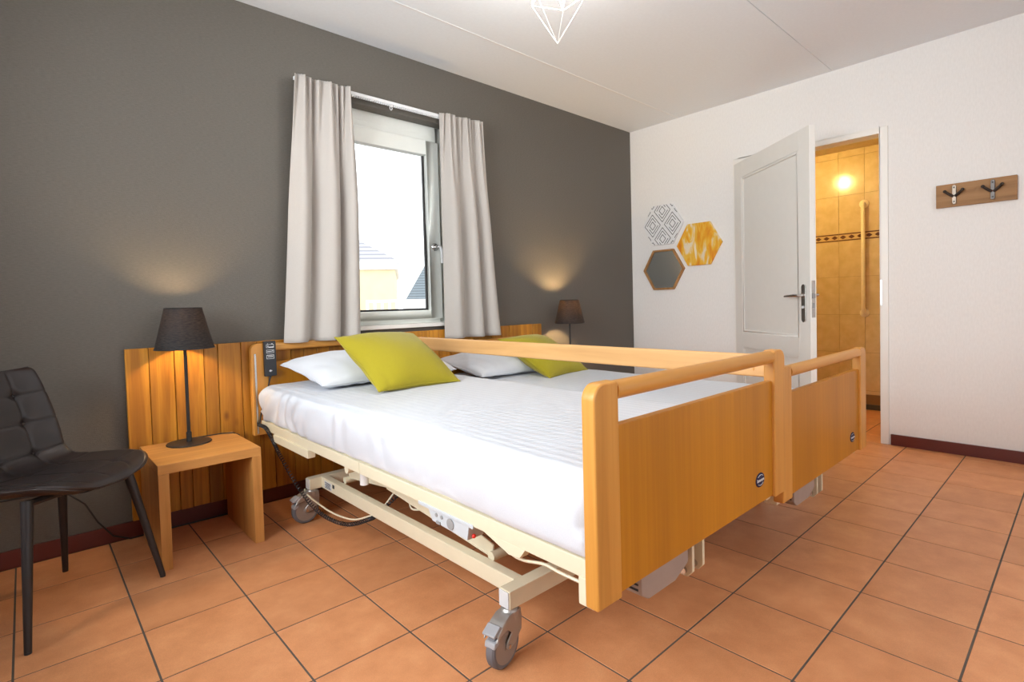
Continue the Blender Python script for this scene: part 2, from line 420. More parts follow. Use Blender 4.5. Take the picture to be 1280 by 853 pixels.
def thing(name, loc, label, cat, group=None):
    o = bpy.data.objects.new(name, None); COL.objects.link(o); o.location = loc; o.empty_display_size = 0.1
    return tag(o, label, cat, group)
def struct(name, mb, mat, label=None, parent=None, **kw):
    o = part(name, mb, mat, parent, **kw)
    if parent is None: o['kind'] = 'structure'
    if label: o['label'] = label
    return o
def text_mesh(txt, size, mat_world, depth=0.0006):
    cu = bpy.data.curves.new('lettering', 'FONT'); cu.body = txt; cu.size = size; cu.extrude = depth; cu.align_x = 'CENTER'; cu.align_y = 'CENTER'
    o = bpy.data.objects.new('lettering_tmp', cu); COL.objects.link(o)
    dg = bpy.context.evaluated_depsgraph_get(); dg.update()
    me = o.evaluated_get(dg).to_mesh()
    mb = MB(); mb.add([tuple(mat_world @ v.co) for v in me.vertices], [tuple(p.vertices) for p in me.polygons])
    o.evaluated_get(dg).to_mesh_clear()
    bpy.data.objects.remove(o); bpy.data.curves.remove(cu)
    return mb

# ================================================================== THE SETTING
XL, YF, ZC = -5.1732, -4.2138, 2.5686     # left wall, front wall (behind the camera), ceiling
WX0, WX1, WZ0, WZ1 = -3.06, -2.06, 0.895, 2.205   # window opening in grey wall
DY0, DY1, DZ = -1.985, -1.015, 2.085       # door opening in the white wall
def wall_boxes(axis, u0, u1, z0, z1, t0, t1, holes):
    """wall slab along u with holes (ua,ub,za,zb); axis 'x' -> u is x, thickness in y"""
    mb = MB()
    def bx(ua, ub, za, zb):
        if ub - ua < 1e-6 or zb - za < 1e-6: return
        if axis == 'x': mb.box((ua, t0, za), (ub, t1, zb))
        else: mb.box((t0, ua, za), (t1, ub, zb))
    cur = u0
    for ua, ub, za, zb in sorted(holes):
        bx(cur, ua, z0, z1); bx(ua, ub, z0, za); bx(ua, ub, zb, z1); cur = ub
    bx(cur, u1, z0, z1)
    return mb
struct('wall_back', wall_boxes('x', XL - .2, 1.4, -.05, ZC + .05, 0.0, 0.2, [(WX0, WX1, WZ0, WZ1)]), M['grey_wall'],
       'dark grey ribbed wallpaper wall behind the beds', smooth=False)
struct('wall_right', wall_boxes('y', YF - .2, 0.0, -.05, ZC + .05, 0.0, 0.1, [(DY0, DY1, -.05, DZ)]), M['white_wall'],
       'off-white ribbed wall with the bathroom door', smooth=False)
struct('wall_left', wall_boxes('y', YF - .2, 0.0, -.05, ZC + .05, XL - .2, XL, [(-2.65, -.85, .92, 2.38)]), M['white_wall'],
       'off-white wall with an added, unseen window beside the chair', smooth=False)
struct('wall_front', wall_boxes('x', XL, 0.0, -.05, ZC + .05, YF - .2, YF, [(-3.8, -1.2, .6, 2.1)]), M['white_wall'],
       'off-white wall with an added, unseen window facing the beds', smooth=False)

# floor: slab with separate terracotta tiles
floor = struct('floor', MB().box((XL - .2, YF - .2, -.08), (1.4, 0.2, -.0016)), M['grout'], 'orange terracotta tiled floor with dark grout', smooth=False)
GX, GY, T, G = -2.77322, -2.11385, 0.3, 0.0028
full_tile = None
def floor_tile(x0, x1, y0, y1):
    global full_tile
    w_, d_ = x1 - x0, y1 - y0
    is_full = abs(w_ - T) < 1e-4 and abs(d_ - T) < 1e-4
    if is_full and full_tile: me = full_tile
    else:
        mb = MB().box((-w_/2 + G, -d_/2 + G, -.008), (w_/2 - G, d_/2 - G, 0.0))
        me = mesh_from(mb, Vector((0, 0, 0)), bevel=0.0008, segs=1, smooth=False); me.materials.append(M['tile'])
        if is_full: full_tile = me
    o = bpy.data.objects.new('tile', me); COL.objects.link(o); o.parent = floor
    o.location = ((x0 + x1)/2, (y0 + y1)/2, random.uniform(-.0003, 0.0))
def lines(g, lo, hi):
    n0 = math.floor((lo - g)/T); out = [lo]
    k = n0 + 1
    while g + k*T < hi - 1e-4:
        if g + k*T > lo + 1e-4: out.append(g + k*T)
        k += 1
    return out + [hi]
xs = lines(GX, XL, 0.0); ys = lines(GY, YF, -0.0138)
for i in range(len(xs)-1):
    for j in range(len(ys)-1):
        if xs[i+1]-xs[i] > .02 and ys[j+1]-ys[j] > .02: floor_tile(xs[i], xs[i+1], ys[j], ys[j+1])
BX = 1.18                                  # bathroom far wall
xs = lines(GX, 0.0, BX); ys = lines(GY, -2.4138, -0.6138)
for i in range(len(xs)-1):
    for j in range(len(ys)-1):
        if xs[i+1]-xs[i] > .02 and (xs[i] > .09 or (ys[j] > DY0 - .3 and ys[j+1] < DY1 + .3)): floor_tile(xs[i], xs[i+1], ys[j], ys[j+1])

# ceiling: boards with open joints
ceil = struct('ceiling', MB().box((XL - .2, YF - .2, ZC + .006), (1.4, 0.2, ZC + .1)), M['ceiling'], 'white board ceiling with thin joints', smooth=False)
for y0, y1 in ((-.5, 0.0), (-1.695, -.5), (-2.89, -1.695), (YF, -2.89)):
    part('ceiling_panel', MB().box((XL, y0 + .0015, ZC), (0.0, y1 - .0015, ZC + .008)), M['ceiling'], ceil, bevel=.001, segs=1, smooth=False)
part('joint_bead', MB().box((XL, -.507, ZC - .0018), (0.0, -.493, ZC + .001)), M['white_plastic'], ceil, smooth=False)

struct('baseboard_back', MB().box((XL, -.013, 0), (0.0, 0.0, .072)), M['baseboard'], 'dark red skirting along the grey wall', bevel=.002)
struct('baseboard_right', MB().box((-.013, YF, 0), (0.0, DY0 - .045, .072)).box((-.013, DY1 + .045, 0), (0, -.013, .072)), M['baseboard'], 'dark red skirting along the white wall', bevel=.002)
struct('baseboard_left', MB().box((XL, YF, 0), (XL + .013, -.013, .072)), M['baseboard'], bevel=.002)
struct('baseboard_front', MB().box((XL + .013, YF, 0), (-.013, YF + .013, .072)), M['baseboard'], bevel=.002)

# ---- window in the grey wall
def rect_frame(mb, axis, u0, u1, z0, z1, t0, t1, w_, wb=None):
    wb = wb or w_
    def bx(a, b, c, d):
        mb.box((a, t0, c), (b, t1, d)) if axis == 'x' else mb.box((t0, a, c), (t1, b, d))
    bx(u0, u0 + w_, z0, z1); bx(u1 - w_, u1, z0, z1); bx(u0 + w_, u1 - w_, z0, z0 + wb); bx(u0 + w_, u1 - w_, z1 - w_, z1)
    return mb
win = struct('window_1', rect_frame(MB(), 'x', WX0, WX1, WZ0 + .002, WZ1 - .001, .085, .15, .062, .035).box((WX0 + .062, .085, 2.085), (WX1 - .062, .15, WZ1 - .06)), M['upvc'], 'cream plastic window with one tilt sash', bevel=.004)
part('sash', rect_frame(MB(), 'x', -3.01, -2.113, .92, 2.10, .065, .125, .095, .06), M['upvc'], win, bevel=.006)
part('glazing_bead', rect_frame(MB(), 'x', -2.927, -2.204, .975, 2.03, .098, .112, .017), M['dark_metal'], win)
part('pane', MB().box((-2.93, .103, .98), (-2.20, .107, 2.03)), M['glass'], win, smooth=False)
hx, hz = -2.165, 1.40
hd = part('handle', MB().lathe([(.0, -.002), (.024, -.002), (.026, .004), (.02, .012), (.011, .014), (.011, .04)], seg=20, mat=Matrix.Translation((hx, .065, hz)) @ Matrix.Rotation(PI/2, 4, 'X')), M['chrome'], win)
part('lever', MB().tube([(hx, .028, hz), (hx + .018, .024, hz - .003), (hx + .028, .024, hz - .035), (hx + .03, .026, hz - .11)], [.010, .011, .009, .007], 10), M['white_plastic'], hd)
part('sill', MB().box((WX0 - .02, -.03, .872), (WX1 + .02, .09, .897)), M['white_paint'], win, bevel=.004)

# ---- two windows out of view, added and sized for their light
w2 = struct('window_added_left', rect_frame(MB(), 'y', -2.65, -.85, .92, 2.38, XL - .15, XL - .08, .06).box((XL - .15, -1.78, .98), (XL - .08, -1.72, 2.32)), M['upvc'], 'unseen cream window added in the left wall for light from that side', bevel=.004)
part('pane', MB().box((XL - .118, -2.59, .98), (XL - .114, -1.78, 2.32)), M['glass'], w2, smooth=False)
part('pane', MB().box((XL - .118, -1.72, .98), (XL - .114, -.91, 2.32)), M['glass'], w2, smooth=False)
w3 = struct('window_added_front', rect_frame(MB(), 'x', -3.8, -1.2, .6, 2.1, YF - .15, YF - .08, .06).box((-2.53, YF - .15, .66), (-2.47, YF - .08, 2.04)), M['upvc'], 'unseen cream window added in the wall facing the beds for weak fill light', bevel=.004)
part('pane', MB().box((-3.74, YF - .118, .66), (-2.53, YF - .114, 2.04)), M['glass'], w3, smooth=False)
part('pane', MB().box((-2.47, YF - .118, .66), (-1.26, YF - .114, 2.04)), M['glass'], w3, smooth=False)

# ---- door frame and open door leaf
fr = MB()
for a, b in ((DY0 - .035, DY0 + .012), (DY1 - .012, DY1 + .035)): fr.box((-.012, a, 0), (.112, b, DZ + .022))
fr.box((-.012, DY0 + .012, DZ - .018), (.112, DY1 - .012, DZ + .022))
df = struct('trim_1', fr, M['white_paint'], 'white door frame of the bathroom', bevel=.003)
part('strike_plate', MB().box((-.0135, DY0 + .0, .93), (-.0115, DY0 + .010, 1.1)).box((.0, DY0 + .011, .93), (.03, DY0 + .0135, 1.1)), M['chrome'], df, bevel=.0005, segs=1)
dl = bpy.data.objects.new('door_1', None); COL.objects.link(dl); dl.location = (-.016, DY1 - .016, 0)
dl['kind'] = 'structure'; dl['label'] = 'white panelled door standing half open'
DW, DT, DH = 0.945, .04, 2.055
ang = math.atan2(-.787, -.617)
DMx = Matrix.Translation(dl.location) @ Matrix.Rotation(ang, 4, 'Z')
def door_mb(lo, hi): return MB().box(lo, hi, DMx)
# local: u along leaf, v thickness (0..-DT on the far side), z up
V0, V1 = -DT, 0.0
part('stile', door_mb((0, V0, .008), (.105, V1, DH)), M['white_paint'], dl, bevel=.002)
part('stile', door_mb((DW - .115, V0, .008), (DW, V1, DH)), M['white_paint'], dl, bevel=.002)
for z0, z1 in ((.008, .18), (.62, .74), (1.93, DH)):
    part('rail', door_mb((.105, V0, z0), (DW - .115, V1, z1)), M['white_paint'], dl, bevel=.002)
for z0, z1 in ((.18, .62), (.74, 1.93)):
    pn = part('panel', door_mb((.105, V0 + .012, z0), (DW - .115, V1 - .012, z1)), M['white_paint'], dl)
    mo = MB()
    for s in (V1 - .012, V0 + .002):
        for (a, b, c, d) in ((.105, .122, z0, z1), (DW - .132, DW - .115, z0, z1), (.122, DW - .132, z0, z0 + .017), (.122, DW - .132, z1 - .017, z1)):
            mo.box((a, s, c), (b, s + .010, d), DMx)
    part('moulding', mo, M['white_paint'], pn, bevel=.004)
for sgn, v in ((1, V1), (-1, V0)):
    esc = MB()
    u0 = DW - .06
    pts = [(u0 + .02*math.cos(t), 1.06 + .02*math.sin(t)) for t in [PI*i/10 for i in range(11)]] + [(u0 - .02*math.cos(t), .86 - .02*math.sin(t)) for t in [PI*i/10 for i in range(11)]]
    esc.prism(pts, v - (.001 if sgn > 0 else .009), v + (.009 if sgn > 0 else .001), 'y', DMx)
    e = part('escutcheon', esc, M['chrome'], dl, bevel=.002)
    L = [DMx @ Vector(p) for p in ((u0, v, 1.01), (u0, v + sgn*.05, 1.01), (u0 - .02, v + sgn*.056, 1.01), (u0 - .13, v + sgn*.05, 1.006))]
    part('lever_handle', MB().tube(L, [.010, .010, .010, .008], 12), M['chrome'], e)
    part('key_cylinder', MB().tube([DMx @ Vector((u0, v, .935)), DMx @ Vector((u0, v + sgn*.014, .935))], .0085, 12), M['white_plastic'], e)
part('lock_plate', MB().box((DW - .0005, -.031, .87), (DW + .0015, -.009, 1.10), DMx), M['chrome'], dl)
part('latch', MB().box((DW, -.027, .99), (DW + .010, -.013, 1.02), DMx).box((DW, -.026, .93), (DW + .003, -.014, .96), DMx), M['dark_grey_plastic'], dl)
for z in (.25, 1.05, 1.80):
    part('hinge', MB().tube([(-.024, DY1 - .004, z - .04), (-.024, DY1 - .004, z + .04)], .007, 10), M['chrome'], dl)

# ---- bathroom behind the door
BY0, BY1, BZ = -2.4138, -0.6138, 2.28
struct('wall_bathroom_side', MB().box((.1, BY1, -.05), (BX + .12, BY1 + .1, BZ + .05)), M['bath_ceiling'], smooth=False)
struct('wall_bathroom_near', MB().box((.1, BY0 - .1, -.05), (BX + .12, BY0, BZ + .05)), M['bath_ceiling'], smooth=False)
struct('ceiling_bathroom', MB().box((.1, BY0 - .1, BZ), (BX + .12, BY1 + .1, BZ + .06)), M['bath_ceiling'], smooth=False)
wb = struct('wall_bathroom', MB().box((BX + .004, BY0, -.05), (BX + .12, BY1, BZ + .05)), M['bath_grout'], 'beige tiled bathroom wall with a dark patterned border', smooth=False)
yj = -1.587; TWd = 0.2
ylist = [yj + TWd*k for k in range(-5, 6) if BY0 < yj + TWd*k < BY1]
ylist = [BY0] + ylist + [BY1]
zlist = [(.13, .163), (.163, .497), (.497, .832), (.832, 1.167), (1.167, 1.487), (1.553, 1.887), (1.887, 2.221), (2.221, BZ)]
for z0, z1 in zlist:
    for a, b in zip(ylist[:-1], ylist[1:]):
        if b - a > .02: part('tile', MB().box((BX - .003, a + .0012, z0 + .0012), (BX + .005, b - .0012, z1 - .0012)), M['bath_tile'], wb, loc=(BX, (a+b)/2, (z0+z1)/2), smooth=False)
for a, b in zip(ylist[:-1], ylist[1:]):
    if b - a < .02: continue
    part('plinth_tile', MB().box((BX - .006, a + .001, .046), (BX + .005, b - .001, .129)), M['bath_brown'], wb, loc=(BX, (a+b)/2, .05), smooth=False)
    part('plinth_tile', MB().box((BX - .012, a + .001, -.004), (BX + .005, b - .001, .045)), M['bath_dark'], wb, loc=(BX, (a+b)/2, 0), smooth=False)
    bt = part('border_tile', MB().box((BX - .003, a + .0012, 1.488), (BX + .005, b - .0012, 1.552)), M['border_cream'], wb, loc=(BX, (a+b)/2, 1.52), smooth=False)
    dk = MB().box((BX - .0042, a + .0012, 1.488), (BX - .002, b - .0012, 1.497)).box((BX - .0042, a + .0012, 1.543), (BX - .002, b - .0012, 1.552))
    n = max(1, round((b - a)/.066))
    for k in range(n):
        yc = a + (k + .5)*(b - a)/n
        dk.prism([(yc - .026, 1.52), (yc, 1.503), (yc + .026, 1.52), (yc, 1.537)], BX - .0045, BX - .002, 'x')
        dk.prism([(yc - .012, 1.508), (yc + .012, 1.508), (yc + .012, 1.532), (yc - .012, 1.532)], BX - .0048, BX - .002, 'x')
    part('border_motif', dk, M['border_dark'], bt, smooth=False)
gy = -1.585; gx = BX - .045
gb = tag(part('grab_bar', MB().tube([(BX - .004, gy, 1.79), (gx + .01, gy, 1.79), (gx, gy, 1.775), (gx, gy, .86), (gx + .01, gy, .845), (BX - .004, gy, .845)], .016, 14), M['grab'], loc=(BX, gy, .84)),
         'cream vertical grab bar on the bathroom wall', 'grab bar')
for z in (1.79, .845):
    part('flange', MB().lathe([(.0, 0), (.036, 0), (.036, .012), (.02, .022), (0, .022)], seg=20, mat=Matrix.Translation((BX - .003, gy, z)) @ Matrix.Rotation(-PI/2, 4, 'Y')), M['grab'], gb)
bv = tag(part('ceiling_vent', MB().lathe([(.0, 0), (.075, 0), (.085, -.004), (.085, -.012), (.06, -.016), (.05, -.006), (.0, -.006)], (.78, -1.40, BZ), 28), M['dark_grey_plastic'], loc=(.78, -1.40, BZ)), 'round vent in the bathroom ceiling', 'vent')
sp = thing('bathroom_wall_lamp', (.1, -1.15, 2.185), 'small warm globe lamp on the wall above the bathroom door', 'lamp')
part('socket', MB().lathe([(0, 0), (.045, 0), (.045, .012), (.022, .02), (.022, .045), (0, .045)], seg=24, mat=Matrix.Translation((.1, -1.15, 2.185)) @ Matrix.Rotation(PI/2, 4, 'Y')), M['chrome'], sp)
part('globe', MB().sphere((.168, -1.15, 2.185), .022), M['bulb_spot'], sp)

# ---- outdoors
struct('ground_outdoors', MB().box((-30, .5, -.3), (60, 90, -.2)), M['paving'], 'pale paving outside the window', smooth=False)
def house(name, corner, right, wlen, depth, hw, rise, over, wallm, roofm, label, fascia):
    r = Vector((*right, 0)).normalized(); d = Vector((-r.y, r.x, 0))
    c = Vector((*corner, -.2))      # front right corner at ground
    Mx = Matrix.Translation(c) @ Matrix(((r.x, d.x, 0, 0), (r.y, d.y, 0, 0), (0, 0, 1, 0), (0, 0, 0, 1)))
    t = thing(name, c, label, 'house')
    part('wall', MB().box((-wlen, 0, 0), (0, depth, hw), Mx), wallm, t, smooth=False)
    part('fascia', MB().box((-wlen - over, -over, hw), (over, depth + over, hw + fascia), Mx), M['render_white'], t, smooth=False)
    z0 = hw + fascia; o = over + .03
    h2 = (depth + 2*o)/2
    rf = MB().add([(-wlen - o, -o, z0), (o, -o, z0), (o, depth + o, z0), (-wlen - o, depth + o, z0), (-wlen - o + h2, depth/2, z0 + rise), (o - h2, depth/2, z0 + rise)],
                  [(0, 1, 5, 4), (1, 2, 5), (2, 3, 4, 5), (3, 0, 4), (0, 3, 2, 1)], Mx)
    part('roof', rf, roofm, t, smooth=False)
    return t
house('yellow_house', (7.75, 17.75), (.86, -.51), 12, 9, 2.85, 2.9, .12, M['render_yellow'], M['roof_grey'], 'pale yellow house with grey hipped roof outside the window', .38)
house('white_house', (24.1, 26.7), (.86, -.51), 9.0, 4.2, 1.5, 3.7, .05, M['render_white'], M['roof_blue'], 'distant white house with steep blue-grey roof', .1)
fn = thing('garden_fence', (4.6, 11.5, -.2), 'low white garden fence in front of the yellow house', 'fence')
fa, fb = Vector((3.6, 12.3, 0)), Vector((5.1, 11.35, 0))
for k in range(9):
    p = fa.lerp(fb, k/8); hgt = 1.24 if k in (0, 8) else 1.2
    part('post', MB().box((p.x - .03, p.y - .03, -.2), (p.x + .03, p.y + .03, hgt)), M['render_white'], fn, smooth=False)
dr = (fb - fa); RM = Matrix.Translation(fa) @ Matrix.Rotation(math.atan2(dr.y, dr.x), 4, 'Z')
for z in (1.16, .2): part('rail', MB().box((0, -.045, z), (dr.length, -.03, z + .08), RM), M['render_white'], fn, smooth=False)

# ================================================================== OBJECTS
# ---- curtain rail
cr = thing('curtain_rail', (-2.5, 0, 2.23), 'slim white curtain rail above the window', 'curtain rail')
part('track', MB().box((-3.10, -.046, 2.232), (-1.88, -.030, 2.25)), M['white_plastic'], cr, bevel=.002)
for x in (-3.05, -2.5, -1.93): part('bracket', MB().box((x - .012, -.040, 2.236), (x + .012, 0, 2.246)), M['white_plastic'], cr)
gl = MB()
for k in range(46):
    x = -2.81 + k*.0141; gl.box((x - .004, -.043, 2.222), (x + .004, -.033, 2.233))
g_ = part('gliders', gl, M['white_plastic'], cr); g_['kind'] = 'stuff'
part('pull_eye', MB().tube([(-2.52 + .008*math.sin(a), -.038, 2.212 + .011*math.cos(a)) for a in [2*PI*i/12 for i in range(13)]], .0022, 6), M['white_plastic'], cr)

# ---- curtains
def curtain(name, xt0, xt1, xb0, xb1, zt, zb, seed, folds, label):
    nu, nv = 150, 60
    rnd = random.Random(seed)
    ph = [rnd.uniform(0, 6.28) for _ in range(6)]
    def f(i, j):
        u = i/(nu - 1); v = j/(nv - 1)            # v=0 top
        e = v**1.3
        x = (xt0*(1-e) + xb0*e)*(1-u) + (xt1*(1-e) + xb1*e)*u
        wu = u + .035*math.sin(5*u + ph[0]) + .02*math.sin(11*u + ph[1])
        big = math.sin(2*PI*folds*wu + ph[2] + .25*math.sin(2*v + ph[3]))
        pleat = math.sin(2*PI*folds*3*wu + ph[4])
        a_big = .012 + .030*min(1, v*2.2)
        a_pl = .016*max(0, 1 - v*3.0) + .004*(1 - v)
        y = -.098 + a_big*big + a_pl*pleat + .008*math.sin(3*u + 4*v + ph[5])
        x += .010*math.cos(2*PI*folds*wu + ph[2])*min(1, v*2)
        z = zt + (zb - zt)*v
        if v == 0: z += .006*pleat + rnd.uniform(-.002, .002)
        if y > -.052 and v > .9: y = -.052
        return (x, min(y, -.052), z)
    o = part(name, MB().grid(nu, nv, f), M['curtain'], loc=((xb0 + xb1)/2, -.1, zb), angle=80)
    md = o.modifiers.new('thickness', 'SOLIDIFY'); md.thickness = .003; md.offset = 0
    tag(o, label, 'curtain')
    return o
curtain('curtain', -3.118, -2.806, -3.213, -2.818, 2.243, .833, 3, 2.5, 'beige linen curtain on the bedside table side of the window')
curtain('curtain', -2.185, -1.870, -2.195, -1.735, 2.247, .79, 8, 3.0, 'beige linen curtain beside the window handle')

# ---- plank headboard on the grey wall
hbx0, hbx1, hbz0, hbz1 = -3.889, -1.269, .077, .848
hb = thing('plank_headboard', ((hbx0 + hbx1)/2, 0, hbz0), 'wide headboard of rustic oak planks on the grey wall', 'headboard')
part('backing_board', MB().box((hbx0 + .01, -.014, hbz0 + .01), (hbx1 - .01, -.001, hbz1 - .008)), M['dark_metal'], hb)
x = hbx0; rnd = random.Random(5)
ws = [.088, .098, .052, .07, .06, .105, .075]
k = 0
while x < hbx1 - .005:
    wd = ws[k] if k < len(ws) else rnd.choice((.055, .07, .085, .1, .115))
    x1 = min(x + wd, hbx1)
    if hbx1 - x1 < .04: x1 = hbx1
    part('plank', MB().box((x + .0012, -.036 + rnd.uniform(-.0015, .0015), hbz0 + rnd.uniform(0, .002)), (x1 - .0012, -.014, hbz1 + rnd.uniform(-.001, .001))), M['oak'], hb, bevel=.0018, segs=1, loc=((x + x1)/2, -.03, .1))
    x = x1; k += 1

# ---- bedside tables
def bedside_table(x0, x1, y0, y1, z, th, label):
    t = thing('bedside_table', ((x0 + x1)/2, (y0 + y1)/2, 0), label, 'table')
    part('top', MB().box((x0, y0, z - th), (x1, y1, z)), M['stool_oak'], t, bevel=.002)
    for a, b in ((x0, x0 + th), (x1 - th, x1)):
        part('side_panel', MB().box((a, y0, 0), (b, y1, z - th)), M['stool_oak_z'], t, bevel=.002)
    part('back_rail', MB().box((x0 + th, y1 - .02, z - th - .06), (x1 - th, y1 - .002, z - th)), M['stool_oak'], t, bevel=.001)
    return t
bedside_table(-3.855, -3.478, -.495, -.065, .414, .037, 'small oak bedside table next to the dark chair')
bedside_table(-1.30, -.90, -.47, -.065, .414, .037, 'small oak bedside table behind the beds near the wall corner')

# ---- table lamps
def table_lamp(cx, cy, z, label, cord, bulb='bulb_lamp'):
    t = thing('table_lamp', (cx, cy, z), label, 'lamp')
    part('base', MB().lathe([(0, 0), (.088, 0), (.09, .003), (.088, .006), (.02, .009), (0, .009)], (cx, cy, z), 40), M['dark_metal'], t)
    part('pole', MB().lathe([(0, .006), (.011, .006), (.011, .05), (.0075, .054), (.0065, .44), (.012, .445), (.012, .49), (0, .49)], (cx, cy, z), 16), M['dark_metal'], t)
    b = part('bulb', MB().sphere((cx, cy, z + .545), .024), M[bulb], t)
    r0, r1, z0, z1 = .1165, .0735, z + .430, z + .611
    o = part('shade', MB().lathe([(r0, z0 - z), (r1, z1 - z), (r1 - .0015, z1 - z), (r0 - .0015, z0 - z)], (cx, cy, z), 64, closed=True), M['shade'], t)
    for r, zz in ((r0, z0), (r1, z1)):
        part('rim', MB().tube([(cx + r*math.cos(a), cy + r*math.sin(a), zz) for a in [2*PI*i/48 for i in range(49)]], .0022, 6, caps=False), M['dark_metal'], o)
    sp_ = MB()
    for a in (0, 2.1, 4.2): sp_.tube([(cx + .012*math.cos(a), cy + .012*math.sin(a), z + .47), (cx + (r1 - .004)*math.cos(a), cy + (r1 - .004)*math.sin(a), z1 - .012)], .0016, 6)
    part('shade_carrier', sp_, M['dark_metal'], o)
    if cord: part('cord', MB().tube(cord, .0028, 6), M['dark_metal'], t)
    return t
table_lamp(-3.682, -.165, .414, 'black table lamp on the bedside table next to the chair',
           [(-3.672, -.10, .4205), (-3.60, -.085, .4175), (-3.53, -.088, .4175), (-3.487, -.115, .4175), (-3.470, -.15, .410), (-3.468, -.16, .34), (-3.468, -.13, .1), (-3.47, -.09, .006)])
table_lamp(-1.092, -.172, .414, 'black table lamp lighting the grey wall near the corner', None, 'bulb_lamp_bright')

# ---- chair cable along the skirting
tag(part('floor_cable', MB().tube([Vector(p) for p in ((-4.40, -.016, .28), (-4.20, -.018, .275), (-4.11, -.02, .262), (-4.05, -.022, .20), (-4.01, -.026, .11), (-3.96, -.032, .035), (-3.90, -.034, .006), (-3.75, -.03, .0045), (-3.6, -.035, .0045), (-3.47, -.04, .0045))], .0035, 6), M['dark_metal'], loc=(-3.9, -.03, 0)),
    'thin black cable along the dark red skirting', 'cable')

# ---- tufted chair
CC = Vector((-4.18, -.495, 0)); Fv = Vector((.62, -.785, 0)).normalized(); Lv = Vector((-Fv.y, Fv.x, 0))
def cw(f, l, z): return CC + Fv*f + Lv*l + Vector((0, 0, z))
ch = thing('tufted_chair', tuple(CC), 'dark brown leather chair with buttoned back and slim legs', 'chair')
prof = [(.272, .440), (.262, .456), (.235, .466), (.18, .470), (.10, .466), (.02, .459), (-.06, .453), (-.125, .455), (-.165, .474), (-.19, .510), (-.206, .56), (-.222, .62), (-.238, .68), (-.254, .74), (-.266, .79), (-.270, .805)]
half = [.05, .125, .175, .213, .236, .242, .238, .225, .214, .209, .206, .203, .196, .186, .172, .152]
def interp(arr, t):
    t = max(0, min(len(arr) - 1, t)); i = min(int(t), len(arr) - 2); u = t - i
    def P(k): return Vector(arr[max(0, min(len(arr)-1, k))]) if not isinstance(arr[0], float) else arr[max(0, min(len(arr)-1, k))]
    p0, p1, p2, p3 = P(i-1), P(i), P(i+1), P(i+2)
    return 0.5*((2*p1) + (p2 - p0)*u + (2*p0 - 5*p1 + 4*p2 - p3)*u*u + (3*p1 - p0 - 3*p2 + p3)*u**3)
NU, NV = 121, 201
cols = (-.55, 0.0, .55); rows = (3.4, 6.1, 8.7, 10.8, 12.5)
def chair_pt(i, j, off=0.0):
    u = -1 + 2*i/(NU - 1); t = (len(prof) - 1)*j/(NV - 1)
    c = interp(prof, t); hw = interp(half, t)
    d = interp(prof, min(t + .05, len(prof)-1)) - interp(prof, max(t - .05, 0)); d.normalize()
    nrm = Vector((d.y, -d.x))           # points up on the seat / forward on the back
    if nrm.y < 0 and t < 4: nrm = -nrm
    back = max(0, min(1, (t - 7)/3))
    lift = (.022*(1 - back) + .042*back) * abs(u)**2.4
    if t < 2.5: lift *= t/2.5
    h = lift
    if off == 0:
        fade = max(0, min(1, (t - .9)/1.2)) * max(0, min(1, (len(prof) - 1.4 - t)/.8))
        dl_ = min(abs(u - c_) for c_ in cols)*hw
        seam_amt = 1.0 if t > 6 else .45
        h -= .0030*seam_amt*fade*math.exp(-(dl_/.005)**2)
        seg_len = .052
        dr_ = min(abs(t - r) for r in rows)*seg_len
        h -= .0030*seam_amt*fade*math.exp(-(dr_/.005)**2)
        for r in rows:
            for c_ in cols:
                q = ((t - r)*seg_len)**2 + ((u - c_)*hw)**2
                h -= .009*seam_amt*math.exp(-q/.015**2)
        h += .004
        ed = max(0, (abs(u) - .93)/.07); h -= .006*ed*ed
    else:
        h -= off * (1 - .55*abs(u)**6) * (0.55 if (t < .4 or t > len(prof) - 1.3) else 1.0)
    f = c.x + nrm.x*h; z = c.y + nrm.y*h
    return cw(f, u*hw, z)
cm = MB(); vsT = [chair_pt(i, j) for i in range(NU) for j in range(NV)]; vsB = [chair_pt(i, j, .034) for i in range(NU) for j in range(NV)]
fs = []
n0 = NU*NV
for i in range(NU - 1):
    for j in range(NV - 1):
        a = i*NV + j; b = (i+1)*NV + j
        fs.append((a, b, b+1, a+1)); fs.append((n0 + a, n0 + a+1, n0 + b+1, n0 + b))
for j in range(NV - 1):
    fs.append((j, j+1, n0 + j+1, n0 + j)); a = (NU-1)*NV + j; fs.append((a, n0 + a, n0 + a+1, a+1))
for i in range(NU - 1):
    a = i*NV; b = (i+1)*NV; fs.append((a, n0 + a, n0 + b, b)); a += NV-1; b += NV-1; fs.append((a, b, n0 + b, n0 + a))
cm.add(vsT + vsB, fs)
shell = part('shell', cm, M['leather'], ch, angle=55)
pip = MB()
for i in (0, NU - 1): pip.tube([(chair_pt(i, j) + chair_pt(i, j, .034))*.5 for j in range(0, NV, 2)], .0035, 6)
pip.tube([(chair_pt(i, 0) + chair_pt(i, 0, .034))*.5 for i in range(0, NU, 3)], .0035, 6)
pip.tube([(chair_pt(i, NV-1) + chair_pt(i, NV-1, .034))*.5 for i in range(0, NU, 3)], .0035, 6)
part('piping', pip, M['leather'], shell)
for q_ in cols:
    i = round((q_ + 1)/2*(NU-1)); part('stitching', MB().tube([chair_pt(i, j) for j in range(24, NV - 6, 2)], .0011, 5), M['dark_metal'], shell)
for r in rows:
    j = round(r/(len(prof)-1)*(NV-1)); part('stitching', MB().tube([chair_pt(i, j) for i in range(2, NU - 2, 2)], .0011, 5), M['dark_metal'], shell)
for r in rows[2:]:
    for c_ in cols:
        j = round(r/(len(prof)-1)*(NV-1)); i = round((c_ + 1)/2*(NU-1)); p = chair_pt(i, j)
        part('button', MB().sphere(tuple(p + Fv*.001), (.007, .007, .007), 10, 6), M['leather'], shell)
